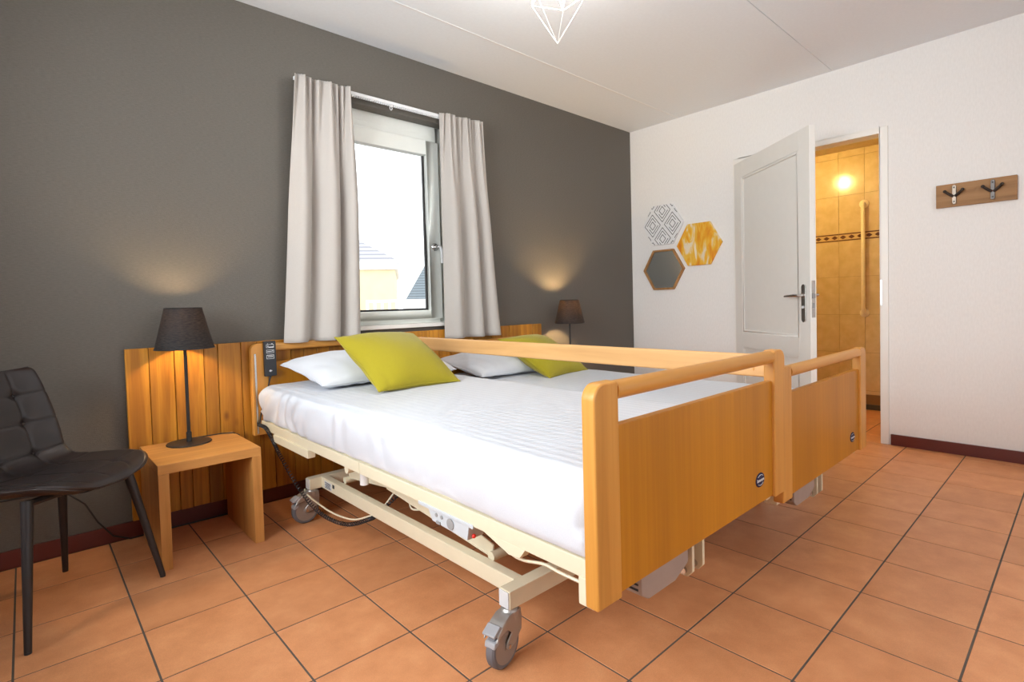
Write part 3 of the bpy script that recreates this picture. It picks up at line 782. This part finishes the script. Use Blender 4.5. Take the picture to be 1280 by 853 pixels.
part('under_frame', MB().tube([cw(.14, -.17, .425), cw(.14, .17, .425)], .012, 8).tube([cw(-.13, -.16, .42), cw(-.13, .16, .42)], .012, 8).tube([cw(.14, 0, .428), cw(-.13, 0, .42)], .012, 8), M['leg_metal'], ch)
for f0, l0, f1, l1 in ((.135, -.165, .195, -.232), (.14, .18, .229, .227), (-.125, .165, -.20, .222), (-.125, -.165, -.20, -.228)):
    lg = part('leg', MB().tube([cw(f0, l0, .435), cw(f1, l1, .006)], [.0165, .0095], 16), M['leg_metal'], ch)
    part('foot_pad', MB().tube([cw(f1, l1, .0), cw(f1, l1, .007)], .0095, 12), M['black_plastic'], lg)

# ---- adjustable beds
def rounded_top_post(x0, x1, z0, z1, rl, rr, n=8):
    pts = [(x0, z0), (x1, z0)]
    if rr: pts += [(x1 - rr + rr*math.cos(t), z1 - rr + rr*math.sin(t)) for t in [PI/2*i/n for i in range(n+1)]]
    else: pts += [(x1, z1)]
    if rl: pts += [(x0 + rl - rl*math.sin(t), z1 - rl + rl*math.cos(t)) for t in [PI/2*i/n for i in range(n+1)]]
    else: pts += [(x0, z1)]
    return pts
def bed(x0, dy, dz, label, guard, detail):
    W = .965; x1 = x0 + W; xc = (x0 + x1)/2
    t = thing('adjustable_bed', (xc, -1.15 + dy, 0), label, 'bed', 'adjustable beds')
    # footboard
    yf, yb = -2.27 + dy, -2.235 + dy; z0, z1 = .375 + dz, .838 + dz
    fbp = part('footboard', MB().box((x0 + .06, yf + .010, z0 + .004), (x1 - .06, yb - .004, .742 + dz)), M['beech_panel'], t, bevel=.003)
    for a, b, rl, rr in ((x0, x0 + .082, .034, 0), (x1 - .082, x1, 0, .034)):
        part('post', MB().prism(rounded_top_post(a, b, z0, z1, rl, rr), yf, yb, 'y'), M['beech'], fbp, bevel=.005, segs=3)
    part('top_rail', MB().lathe([(0, x0 + .081), (.0205, x0 + .081), (.0205, x1 - .081), (0, x1 - .081)], seg=20,
         mat=Matrix.Translation((0, (yf + yb)/2, z1 - .0215)) @ Matrix.Rotation(PI/2, 4, 'Y')), M['beech_x'], fbp)
    bx_, bz_ = x1 - .175, .452 + dz
    BM = Matrix.Translation((bx_, yf + .010, bz_)) @ Matrix.Rotation(PI/2, 4, 'X')
    bm_ = MB().lathe([(0, -.001), (.03, -.001), (.03, .0012), (.028, .0022), (0, .0022)], seg=36, mat=BM @ Matrix.Diagonal((1, .72, 1, 1)))
    part('badge', bm_, M['badge'], fbp)
    part('badge_lettering', text_mesh('Invacare', .0145, BM @ Matrix.Translation((0, 0, .0026))), M['white_plastic'], fbp, smooth=False)
    arc = MB()
    for s in (-1, 1):
        arc.tube([BM @ Vector((.023*math.cos(a), s*.0155*math.sin(a), .0024)) for a in [.7 + 1.7*i/10 for i in range(11)]], .0007, 5)
    part('badge_swoosh', arc, M['white_plastic'], fbp)
    # headboard of the bed
    yh0, yh1 = -.088 + dy, -.053 + dy
    hbp = part('bed_headboard', MB().box((x0 + .06, yh0 + .008, z0 + .004), (x1 - .06, yh1 - .006, .742 + dz)), M['beech_panel'], t, bevel=.003)
    for a, b, rl, rr in ((x0, x0 + .082, .034, 0), (x1 - .082, x1, 0, .034)):
        part('post', MB().prism(rounded_top_post(a, b, z0, z1, rl, rr), yh0, yh1, 'y'), M['beech'], hbp, bevel=.005, segs=3)
    part('top_rail', MB().box((x0 + .081, yh0 + .002, z1 - .041), (x1 - .081, yh1 - .002, z1 - .001)), M['beech_x'], hbp, bevel=.012, segs=4)
    for xg in (x0 + .019, x1 - .019):
        part('rail_guide', MB().box((xg - .005, yh0 - .002, z0 + .01), (xg + .005, yh0 + .002, z1 - .05)), M['chrome'], hbp, bevel=.001, segs=1)
    # mattress frame
    fz0, fz1 = .409 + dz, .452 + dz
    for s in (0, 1):
        a = x0 + .035 if s == 0 else x1 - .065
        for ya, ybb in ((yh0, -1.155 + dy), (-1.157 + dy, yb)):
            part('side_rail', MB().box((a, ybb, fz0), (a + .03, ya, fz1)), M['cream_metal'], t, bevel=.004)
        part('end_bracket', MB().box((a - .004, yb, .352 + dz), (a + .03, yb + .045, fz0 + .004)), M['cream_metal'], t, bevel=.003)
    for y in (-.25, -.75, -1.3, -1.8, -2.15):
        part('slat', MB().box((x0 + .06, y + dy - .03, fz1 - .022), (x1 - .06, y + dy + .03, fz1 - .004)), M['cream_metal'], t, bevel=.003)
    part('mattress_deck', MB().box((x0 + .05, -2.2 + dy, fz1 - .006), (x1 - .05, -.12 + dy, fz1 + .003)), M['cream_metal'], t)
    part('guard_rail_box', MB().box((x0 + .028, -.70 + dy, fz0 - .034), (x0 + .062, -.28 + dy, fz0 + .002)), M['cream_metal'], t, bevel=.003)
    # chassis
    cx0, cx1 = xc - .352, xc + .352; cz0, cz1 = .153, .206
    for y0_, y1_ in ((-.445, -.40), (-1.85, -1.805)):
        part('cross_bar', MB().box((cx0, y0_ + dy, cz0), (cx1, y1_ + dy, cz1)), M['cream_metal'], t, bevel=.004)
        for s, xx in ((-1, cx0), (1, cx1)):
            part('end_cap', MB().box((min(xx, xx + s*.004), y0_ + dy + .003, cz0 + .003), (max(xx, xx + s*.004), y1_ + dy - .003, cz1 - .003)), M['grey_plastic'], t, bevel=.001, segs=1)
    for a in (cx0 + .055, cx1 - .09):
        part('long_bar', MB().box((a, -1.806 + dy, cz0), (a + .035, -.444 + dy, cz1)), M['cream_metal'], t, bevel=.004)
    # lifting arms
    def arm(xa, p, q, w0, w1, th=.006):
        p = Vector(p); q = Vector(q); d = (q - p).normalized(); nn = Vector((-d.y, d.x))
        poly = [p + nn*w0/2, q + nn*w1/2, q - nn*w1/2, p - nn*w0/2]
        a_ = MB().prism([(v.x, v.y) for v in poly], xa, xa + th, 'x')
        pp = [p + nn*w0/2, q + nn*w1/2]
        a_.prism([(v.x, v.y) for v in (pp[0], pp[1], pp[1] - nn*.006, pp[0] - nn*.006)], xa, xa + .035, 'x')
        part('lift_arm', a_, M['cream_metal'], t, bevel=.0015, segs=1)
    top = fz0 - .012
    for xa in (cx0 + .10, cx1 - .135):
        arm(xa, (-1.0 + dy, .325), (-1.66 + dy, cz1 + .018), .12, .045)
        arm(xa + .012, (-1.05 + dy, .315), (-.62 + dy, cz1 + .045), .09, .055)
    for a, b in (((cx0 + .092, -1.66 + dy, cz1 + .006), (cx1 - .06, -1.66 + dy, cz1 + .006)), ((cx0 + .092, -.62 + dy, cz1 + .012), (cx1 - .06, -.62 + dy, cz1 + .012)), ((x0 + .05, -1.02 + dy, top - .004), (x1 - .05, -1.02 + dy, top - .004))):
        part('lift_shaft', MB().tube([a, b], .016, 12), M['cream_metal'], t)
    part('actuator', MB().box((xc - .05, -1.05 + dy, .25), (xc + .05, -.75 + dy, .33)).tube([(xc, -1.05 + dy, .28), (xc, -1.62 + dy, .225)], .022, 12), M['grey_plastic'], t, bevel=.006)
    # casters
    for (wx, wy, yaw) in ((cx0 + .016, -.422 + dy, PI + .04), (cx0 + .016, -1.828 + dy, PI + .20), (cx1 - .016, -.422 + dy, .3), (cx1 - .016, -1.828 + dy, PI + .5)):
        d = Vector((math.cos(yaw), math.sin(yaw), 0)); nn = Vector((-d.y, d.x, 0))
        s = Vector((wx, wy, 0)); wc = s + d*.034 + Vector((0, 0, .0625))
        CM = Matrix(((d.x, nn.x, 0, s.x), (d.y, nn.y, 0, s.y), (0, 0, 1, 0), (0, 0, 0, 1)))
        fk = MB().lathe([(0, .118), (.024, .118), (.026, .135), (.026, .146), (.021, .154), (0, .154)], seg=24, mat=Matrix.Translation(s))
        side = [(-.024, .14), (-.027, .118), (-.024, .085), (.004, .06), (.034, .0535), (.046, .062), (.040, .078), (.022, .096), (.040, .112), (.068, .108), (.088, .098), (.082, .112), (.058, .130), (.03, .141)]
        for v0, v1 in ((-.024, -.019), (.019, .024)): fk.prism(side, v0, v1, 'y', CM)
        fk.prism([(-.027, .118), (-.024, .146), (.03, .146), (.058, .134), (.084, .114), (.080, .108), (.05, .128), (.02, .132), (-.02, .128)], -.0235, .0235, 'y', CM)
        ck = part('caster', fk, M['caster_metal'], t, bevel=.0012, segs=1)
        WM = Matrix.Translation(wc) @ CM.to_3x3().to_4x4() @ Matrix.Rotation(PI/2, 4, 'X')
        part('tyre', MB().lathe([(.047, -.014), (.056, -.0145), (.0615, -.010), (.0625, 0), (.0615, .010), (.056, .0145), (.047, .014)], seg=40, mat=WM, closed=True), M['rubber'], ck)
        part('wheel_cover', MB().lathe([(0, -.0165), (.012, -.0165), (.014, -.0148), (.049, -.0148), (.049, .0148), (.014, .0148), (.012, .0165), (0, .0165)], seg=36, mat=WM), M['caster_plastic'], ck)
        part('axle_bolt', MB().lathe([(0, -.026), (.006, -.026), (.006, .026), (0, .026)], seg=12, mat=WM), M['chrome'], ck)
        pd = MB().prism([(.058, .128), (.088, .112), (.096, .114), (.098, .120), (.07, .136)], -.021, .021, 'y', CM).prism([(.066, .102), (.09, .096), (.094, .082), (.088, .078), (.070, .086)], -.017, .017, 'y', CM)
        part('brake_pedal', pd, M['pedal'], ck, bevel=.002, segs=1)
    if guard:
        gxa = x1 - .042
        gd = part('guard_rail', MB().box((gxa, yb - .001, .745 + dz), (gxa + .022, yh0 + .001, .819 + dz)), M['beech_y'], t, bevel=.007, segs=3)
        for yp in (yh0 - .042, yb + .048):
            part('end_pin', MB().box((gxa - .001, yp - .003, .765 + dz), (gxa + .023, yp + .003, .80 + dz)), M['beech_x'], gd, bevel=.001, segs=1)
    # drive under the foot end
    yq = -2.186 + dy
    part('foot_motor', MB().prism([(x0 + .215, .308 + dz), (x0 + .245, .288 + dz), (x0 + .365, .288 + dz), (x0 + .43, .315 + dz), (x0 + .43, .36 + dz), (x0 + .215, .37 + dz)], yq - .04, yq + .05, 'y').tube([(x0 + .3, yq, .34 + dz), (x0 + .62, yq, .35 + dz)], .022, 12), M['motor'], t, bevel=.006)
    lb = MB()
    for k in range(4): lb.box((x0 + .2138, yq - .03,   .316 + dz + k*.013), (x0 + .2152, yq + .02 - .012*(k % 2), .321 + dz + k*.013))
    part('motor_label_print', lb, M['ink'], t, smooth=False)
    for a in (x0 + .438, x0 + .492):
        part('motor_bracket', MB().prism([(yq - .045, .40 + dz), (yq - .045, .285 + dz), (yq - .03, .268 + dz), (yq - .01, .268 + dz), (yq + .005, .285 + dz), (yq + .005, .40 + dz)], a, a + .012, 'x'), M['cream_metal'], t, bevel=.002)
    part('bracket_bolt', MB().tube([(x0 + .428, yq - .02, .285 + dz), (x0 + .512, yq - .02, .285 + dz)], .010, 12), M['chrome'], t)
    if detail:
        xb = x0 + .033
        cb = part('control_box', MB().prism([(-1.585 + dy, fz0 + .004), (-1.80 + dy, fz0 + .004), (-1.79 + dy, fz0 - .046), (-1.62 + dy, fz0 - .038), (-1.60 + dy, fz0 - .006)], xb + .002, xb + .06, 'x').box((xb - .001, -1.82 + dy, fz0 - .006), (xb + .01, -1.55 + dy, fz0 + .006)), M['box_grey'], t, bevel=.003)
        part('socket', MB().lathe([(0, 0), (.014, 0), (.016, .004), (0, .006)], seg=24, mat=Matrix.Translation((xb + .003, -1.715 + dy, fz0 - .021)) @ Matrix.Rotation(-PI/2, 4, 'Y')), M['dark_grey_plastic'], cb)
        sk = MB()
        for y in (-1.645, -1.672): sk.lathe([(0, 0), (.006, 0), (.006, .003), (0, .003)], seg=12, mat=Matrix.Translation((xb + .003, y + dy, fz0 - .014)) @ Matrix.Rotation(-PI/2, 4, 'Y'))
        sk.box((xb - .001, -1.665 + dy, fz0 - .038), (xb + .004, -1.645 + dy, fz0 - .030))
        part('plug', sk, M['dark_grey_plastic'], cb)
        part('release_button', MB().sphere((xb + .02, -1.797 + dy, fz0 - .036), .006), M['red_plastic'], cb)
        # rating sticker on the chassis
        st = part('sticker', MB().box((cx0 + .0535, -.56 + dy, cz0 + .010), (cx0 + .0552, -.485 + dy, cz1 - .010)), M['grey_plastic'], t, smooth=False)
        ln = MB()
        for k in range(5): ln.box((cx0 + .0530, -.553 + dy + .004*(k % 3), cz0 + .013 + k*.0058), (cx0 + .0536, -.49 + dy - .006*(k % 2), cz0 + .0158 + k*.0058))
        ln.box((cx0 + .0530, -.59 + dy, cz1 - .026), (cx0 + .0548, -.572 + dy, cz1 - .010))
        part('sticker_print', ln, M['ink'], st, smooth=False)
        part('stop_post', MB().tube([(cx0 + .10, -.80 + dy, .24), (cx0 + .10, -.80 + dy, fz0 + .01)], .019, 16), M['white_plastic'], t)
        ck_ = MB().tube([(cx0 + .075, -1.57 + dy, top), (cx0 + .075, -1.575 + dy, top - .09)], .004, 8).tube([(cx0 + .075, -1.62 + dy, top), (cx0 + .075, -1.625 + dy, top - .09)], .004, 8).tube([(cx0 + .075, -1.56 + dy, top - .092), (cx0 + .075, -1.64 + dy, top - .092)], .011, 10)
        part('safety_clip', ck_, M['chrome'], t)
        part('cross_plate', MB().prism([(-1.86 + dy, fz0 + .002), (-2.02 + dy, fz0 + .002), (-2.0 + dy, fz0 - .024), (-1.96 + dy, fz0 - .028)], xb + .002, xb + .03, 'x'), M['cream_metal'], t, bevel=.002)
        cables = [[(xb + .05, -1.80, .40), (xb + .022, -1.914, .392), (xb + .022, -1.95, .373), (xb + .022, -1.994, .372), (xb + .022, -2.063, .386), (xb + .022, -2.115, .384), (xb + .026, -2.18, .382)],
                  [(cx0 + .14, -.92, .30), (cx0 + .14, -.98, .245), (cx0 + .14, -1.1, .255), (cx0 + .16, -1.2, .30)],
                  [(cx0 + .12, -1.12, .36), (cx0 + .12, -1.135, .28), (cx0 + .12, -1.15, .22), (cx0 + .14, -1.24, .24)],
                  [(-3.262, -.398, .15), (-3.268, -.43, .14), (-3.266, -.522, .127), (-3.25, -.673, .108), (-3.23, -.827, .115), (-3.20, -.905, .14), (-3.17, -.96, .17), (-3.1, -1.0, .27)]]
        for c in cables:
            pts = [Vector((p[0], p[1] + dy, p[2])) for p in c]; sm = []
            for q in range((len(pts) - 1)*6 + 1): sm.append(interp(pts, q/6))
            part('cable', MB().tube(sm, .0038, 6), M['cream_metal'], t)
    return t
BX0, BX1 = -3.385, -2.352
bed(BX0, 0.0, 0.0, 'cream steel care bed with beech ends and raised wooden guard rail, next to the chair', True, True)
bed(BX1, 0.034, -.072, 'lower cream steel care bed with beech ends, next to the bathroom door', False, False)

# ---- mattresses with fitted sheets
def mattress(x0, x1, y0, y1, z0, z1, seed, label):
    hx_, hy_, hz_ = (x1 - x0)/2, (y1 - y0)/2, (z1 - z0)/2
    c = Vector(((x0 + x1)/2, (y0 + y1)/2, (z0 + z1)/2))
    bm = bmesh.new()
    nx, ny, nz = 44, 110, 10
    mb = MB()
    def se(v, p): return math.copysign(abs(v)**p, v)
    # rounded box through a spherified-cube mapping with corner radius
    r = .05
    def rb(px, py, pz):
        rb_ = r if pz > -hz_*.35 else .016
        q = Vector((max(-hx_ + rb_, min(hx_ - rb_, px)), max(-hy_ + rb_, min(hy_ - rb_, py)), max(-hz_ + rb_, min(hz_ - rb_, pz))))
        d = Vector((px, py, pz)) - q
        if d.length > 1e-9: q = q + d.normalized()*rb_
        return q
    def wr(p):
        q = p.copy(); head = max(0, min(1, (q.y + hy_*.2)/(hy_*1.2)))
        side = max(0, (abs(q.x) - (hx_ - .05))/.05); end = max(0, (abs(q.y) - (hy_ - .05))/.05)
        if side > 0:
            a = math.sin(q.y*42 + 6*noise.noise(Vector((q.y*4, q.z*6, seed))) + q.z*14)
            q.x += math.copysign(1, q.x)*side*(.0016 + .0065*head**1.2)*a
            q.x += math.copysign(1, q.x)*side*.012*noise.noise(Vector((q.y*3, q.z*5, seed + 3)))
            q.x += math.copysign(1, q.x)*side*.012*(1 - (q.z/hz_)**2)
        if end > 0:
            q.y += math.copysign(1, q.y)*end*.006*math.sin(q.x*40 + 5*noise.noise(Vector((q.x*5, q.z*9, seed))))
        if q.z > 0:
            q.z += .0035*noise.noise(Vector((q.x*2.5, q.y*2.5, seed + 9)))
            dia = .0022*(1 - side)*noise.noise(Vector((q.x*3 + q.y*2, (q.x - q.y)*14, seed)))
            q.z += dia
        return q
    def face(n1, n2, fn): mb.grid(n1, n2, lambda i, j: tuple(c + wr(rb(*fn(-1 + 2*i/(n1-1), -1 + 2*j/(n2-1))))))
    def dens(t, h): return h*t
    for s in (-1, 1):
        face(nx, ny, lambda a, b, s=s: (hx_*a, hy_*b, s*hz_))
        face(260, 16, lambda a, b, s=s: (s*hx_, hy_*a, hz_*b))
        face(90, 16, lambda a, b, s=s: (hx_*a, s*hy_, hz_*b))
    o = part('mattress', mb, M['sheet'], loc=(c.x, c.y, z0), angle=60)
    return tag(o, label, 'mattress')
def mat_detail(): pass
mattress(-3.350, -2.468, -2.226, -.098, .4535, .632, 1.3, 'mattress in a white striped sheet on the higher bed beside the chair')
mattress(-2.318, -1.436, -2.19, -.064, .384, .560, 5.1, 'mattress in a white striped sheet on the lower bed near the door')

# ---- pillows and cushions
def pillow_obj(name, c, w_, d_, h_, rot, mat, seed, label, cat, group, crease=.016, power=.42, pinch=.07, flat=1.0):
    n = 54
    R_ = Euler(rot, 'XYZ').to_matrix(); c = Vector(c)
    def pt(i, j, s):
        u = -1 + 2*i/(n-1); v = -1 + 2*j/(n-1)
        u = math.sin(u*PI/2); v = math.sin(v*PI/2)
        x = w_/2*u*(1 - pinch*(1 - v*v)*abs(u)**3*0 - pinch*(1 - abs(v))*abs(u)**2*.8 + .02*(abs(v)**6))
        y = d_/2*v*(1 - pinch*(1 - abs(u))*abs(v)**2*.8 + .02*(abs(u)**6))
        t = max(0, 1 - u*u)**power * max(0, 1 - v*v)**power
        z = s*h_/2*t*(1.0 if s > 0 else flat)
        p = Vector((x*6, y*6, s*2 + seed))
        z += crease*.45*t**.4*s*abs(math.sin(5*x/w_*6 + 9*y + 3*noise.noise(Vector((x*5, y*5, seed)))))*(abs(u)**1.5)
        z += crease*t**.5*noise.noise(p) + crease*.6*(1 - t)*noise.noise(Vector((x*22, y*9, seed + s)))*(t**.3)
        return tuple(c + R_ @ Vector((x, y, z)))
    mb = MB().grid(n, n, lambda i, j: pt(i, j, 1)).grid(n, n, lambda i, j: pt(i, j, -1))
    lo = Vector((c.x, c.y, min(v[2] for v in mb.v)))
    o = part(name, mb, mat, loc=lo, angle=70)
    sm = MB(); pts = []
    for e in range(4):
        for k in range(0, n-1, 2):
            i, j = ((k, 0), (n-1, k), (n-1-k, n-1), (0, n-1-k))[e]
            pts.append(pt(i, j, 0))
    pts.append(pts[0]); sm.tube(pts, .0022, 6, caps=False)
    part('seam', sm, mat, o)
    return tag(o, label, cat, group)
pillow_obj('pillow', (-2.872, -.345, .690), .73, .50, .19, (math.radians(7), 0, math.radians(1)), M['pillow'], 2.0, 'white pillow on the higher bed under a lime cushion', 'pillow', 'white bed pillows', flat=.45)
pillow_obj('pillow', (-1.90, -.31, .617), .72, .48, .18, (math.radians(7), 0, math.radians(-2)), M['pillow'], 9.0, 'white pillow on the lower bed under a lime cushion', 'pillow', 'white bed pillows', flat=.45)
pillow_obj('cushion', (-2.893, -.665, .752), .44, .44, .185, (math.radians(30), math.radians(1), math.radians(3)), M['lime'], 4.0, 'lime green cushion leaning on the pillow of the higher bed', 'cushion', 'lime cushions', crease=.008, power=.55, pinch=.09)
pillow_obj('cushion', (-1.757, -.535, .672), .44, .44, .175, (math.radians(30), math.radians(0), math.radians(10)), M['lime'], 14.0, 'lime green cushion leaning on the pillow of the lower bed', 'cushion', 'lime cushions', crease=.008, power=.55, pinch=.09)

# ---- handset with coiled cord
hs = thing('bed_handset', (-3.307, -.104, .674), 'black bed remote control with white symbols hung on the bed headboard', 'remote')
rx0, rx1, rz0, rz1 = -3.330, -3.272, .672, .850
ry = -.094
part('body', MB().box((rx0, ry - .02, rz0), (rx1, ry, rz1)), M['black_plastic'], hs, bevel=.003)
part('hook', MB().box((rx0 + .015, ry - .012, rz1 - .012), (rx1 - .015, -.045, rz1 - .006)).box((rx0 + .015, -.050, rz1 - .05), (rx1 - .015, -.046, rz1 - .006)), M['black_plastic'], hs)
sy = MB(); yy = ry - .0206
def R2(a, b, c, d): sy.box((rx0 + a, yy, rz1 - d), (rx0 + b, yy + .001, rz1 - c))
def frame2(a, b, c, d, q=.0013): R2(a, a + q, c, d); R2(b - q, b, c, d); R2(a, b, c, c + q); R2(a, b, d - q, d)
frame2(.011, .047, .017, .034); frame2(.011, .047, .044, .061); frame2(.011, .047, .071, .090)
R2(.017, .019, .012, .016); R2(.022, .046, .029, .033); R2(.017, .021, .024, .029); R2(.036, .042, .013, .016); R2(.016, .036, .051, .054); R2(.038, .043, .049, .053)
R2(.017, .042, .078, .081); R2(.012, .046, .070, .073)
R2(.021, .035, .149, .153); R2(.024, .030, .146, .156)
part('symbols', sy, M['white_plastic'], hs, smooth=False)
def coil(path, r, turns, wr_=.0022):
    pts = [Vector(p) for p in path]; n = turns*10; out = []
    for q in range(n + 1):
        t = q/n*(len(pts) - 1); p = interp(pts, t); d = (interp(pts, min(t + .02, len(pts)-1)) - interp(pts, max(t - .02, 0))).normalized()
        a = d.cross(Vector((1, 0, .2))).normalized(); b = d.cross(a)
        th = 2*PI*q/10; out.append(p + (a*math.cos(th) + b*math.sin(th))*r)
    return MB().tube(out, wr_, 5)
part('cord', MB().tube([(-3.300, -.104, .674), (-3.306, -.105, .655), (-3.312, -.100, .62), (-3.335, -.096, .55), (-3.352, -.096, .48), (-3.362, -.10, .43)], [.006, .0045, .0035, .0035, .0035, .0035], 8), M['black_plastic'], hs)
part('coiled_cord', coil([(-3.362, -.10, .43), (-3.362, -.2, .428), (-3.36, -.292, .377), (-3.352, -.369, .313), (-3.33, -.478, .212), (-3.30, -.579, .13), (-3.27, -.676, .091), (-3.235, -.797, .087), (-3.20, -.911, .129), (-3.18, -.957, .159), (-3.12, -1.02, .24)], .0072, 95, .0024), M['black_plastic'], hs)

# ---- pendant lamp
PC = Vector((-2.471, -1.366, 0)); zt = 2.12
pl = thing('pendant_lamp', (PC.x, PC.y, ZC), 'white wire cage pendant lamp with glowing bulb', 'pendant lamp')
wires = MB(); zr = zt + .208; R0 = .131; ztop = zr + .10; R1 = .06
vw = (PC - Vector(CAM_POS)); base_a = math.atan2(vw.y, vw.x) - math.radians(12.8)
ringp = [PC + Vector((R0*math.cos(base_a + 2*PI*k/5), R0*math.sin(base_a + 2*PI*k/5), zr)) for k in range(5)]
ringt = [PC + Vector((R1*math.cos(base_a + 2*PI*(k + .5)/5), R1*math.sin(base_a + 2*PI*(k + .5)/5), ztop)) for k in range(5)]
tip = PC + Vector((0, 0, zt)); wr0 = .0017
for k in range(5):
    for a, b in ((tip, ringp[k]), (ringp[k], ringp[(k+1) % 5]), (ringp[k], ringt[k]), (ringp[(k+1) % 5], ringt[k]), (ringt[k], ringt[(k+1) % 5])):
        part('cage_wire', MB().tube([a, b], wr0, 8), M['white_paint'], pl)
part('socket', MB().lathe([(0, .0), (.02, 0), (.022, .05), (.012, .062), (0, .062)], (PC.x, PC.y, ztop - .012), 20), M['white_paint'], pl)
part('holder_spoke', MB().tube([ringt[0], PC + Vector((0, 0, ztop))], .002, 6).tube([ringt[2], PC + Vector((0, 0, ztop))], .002, 6).tube([ringt[3], PC + Vector((0, 0, ztop))], .002, 6), M['white_paint'], pl)
part('bulb', MB().sphere((PC.x, PC.y, ztop - .055), (.034, .034, .042)), M['bulb_pendant'], pl)
part('cord', MB().tube([(PC.x, PC.y, ztop + .045), (PC.x, PC.y, ZC - .02)], .003, 8), M['white_paint'], pl)
part('ceiling_rose', MB().lathe([(0, 0), (.05, 0), (.048, -.015), (.02, -.026), (0, -.026)], (PC.x, PC.y, ZC), 28), M['white_paint'], pl)

# ---- hexagon wall pieces on the white wall
def hexpts(yc, zc, r): return [(yc + r*math.cos(PI/3*k), zc + r*math.sin(PI/3*k)) for k in range(6)]
def clip_seg_hex(p, q, r):
    # clip segment against a hexagon centred at 0 (flat top), Cyrus-Beck
    p = Vector(p); q = Vector(q); d = q - p; t0, t1 = 0.0, 1.0; ap = r*math.cos(PI/6)
    for k in range(6):
        n = Vector((math.cos(PI/6 + PI/3*k), math.sin(PI/6 + PI/3*k)))
        num = ap - n.dot(p); den = n.dot(d)
        if abs(den) < 1e-9:
            if num < 0: return None
        elif den > 0: t1 = min(t1, num/den)
        else: t0 = max(t0, num/den)
    return None if t0 >= t1 else (p + d*t0, p + d*t1)
hA = thing('hexagon_print', (0, -.338, 1.50), 'white hexagon print with black line pattern on the white wall', 'wall art', 'hexagon wall decorations')
part('board', MB().prism(hexpts(-.338, 1.672, .203), -.018, -.001, 'x'), M['print_white'], hA, bevel=.0015, segs=1)
lm = MB()
def seg2(p, q, wdt=.0046):
    c = clip_seg_hex(p, q, .199)
    if not c: return
    a, b = c; d = (b - a)
    if d.length < .004: return
    n = Vector((-d.y, d.x)).normalized()*wdt/2; o_ = Vector((-.338, 1.672))
    lm.prism([tuple(v + o_) for v in (a + n, b + n, b - n, a - n)], -.0192, -.0178, 'x')
P = .135
for iu in range(-3, 4):
    for iv in range(-3, 4):
        if (iu + iv) % 2 == 0: continue
        cx_, cy_ = iu*P*.74, iv*P*.92
        for s in (.30, .56, .80):
            a_, b_ = P*.74*s, P*.92*s
            c4 = [(cx_ + a_, cy_), (cx_, cy_ + b_), (cx_ - a_, cy_), (cx_, cy_ - b_)]
            for k in range(4):
                if s == .56 and k % 2: seg2(c4[k], ((c4[k][0]*.4 + c4[(k+1) % 4][0]*.6), (c4[k][1]*.4 + c4[(k+1) % 4][1]*.6)))
                else: seg2(c4[k], c4[(k+1) % 4])
part('line_pattern', lm, M['ink'], hA, smooth=False)
hB = tag(part('hexagon_print', MB().prism(hexpts(-.680, 1.468, .205), -.018, -.001, 'x'), M['tulips'], bevel=.0015, segs=1, loc=(0, -.68, 1.30)),
         'hexagon print of yellow flower petals on the white wall', 'wall art', 'hexagon wall decorations')
hC = thing('hexagon_mirror', (0, -.340, 1.10), 'hexagon mirror in a thin wooden frame below the prints', 'mirror', 'hexagon wall decorations')
part('mirror_pane', MB().prism(hexpts(-.340, 1.274, .196), -.012, -.004, 'x'), M['mirror'], hC, smooth=False)
o6 = hexpts(-.340, 1.274, .205); i6 = hexpts(-.340, 1.274, .186)
for k in range(6):
    k2 = (k + 1) % 6
    part('frame_side', MB().prism([o6[k], o6[k2], i6[k2], i6[k]], -.024, -.001, 'x'), M['frame_wood'], hC, bevel=.001, segs=1)

# ---- coat rack
rk = thing('coat_rack', (0, -2.458, 1.53), 'short oak coat rack with two metal double hooks', 'coat rack')
part('board', MB().box((-.022, -2.643, 1.527), (-.001, -2.273, 1.666)), M['rack_wood'], rk, bevel=.002)
for yc, mat_, kind in ((-2.362, M['hook_steel'], 0), (-2.538, M['hook_iron'], 1)):
    zc = 1.598
    pts = [(yc + .010*math.cos(a), zc + .048 + .010*math.sin(a)) for a in [PI*i/8 for i in range(9)]] + [(yc - .010*math.cos(a), zc - .048 - .010*math.sin(a)) for a in [PI*i/8 for i in range(9)]]
    hk = part('hook', MB().prism(pts, -.032, -.0215, 'x'), M['hook_steel'] if kind == 0 else M['hook_grey'], rk, bevel=.0015, segs=1)
    arms = MB()
    for s in (-1, 1):
        arms.tube([(-.028, yc + s*.004, zc - .010), (-.034, yc + s*.018, zc + .000), (-.042, yc + s*.032, zc + .012), (-.048, yc + s*.042, zc + .022)], [.008, .008, .0075, .007], 10)
        arms.sphere((-.048, yc + s*.042, zc + .022), .0095, 12, 8)
    part('prong', arms, M['hook_iron'], hk)
    scr = MB()
    for s in (-1, 1): scr.lathe([(0, 0), (.0045, 0), (.0035, .002), (0, .0022)], seg=12, mat=Matrix.Translation((-.032, yc, zc + s*.042)) @ Matrix.Rotation(-PI/2, 4, 'Y'))
    part('screw', scr, M['dark_metal'], hk)
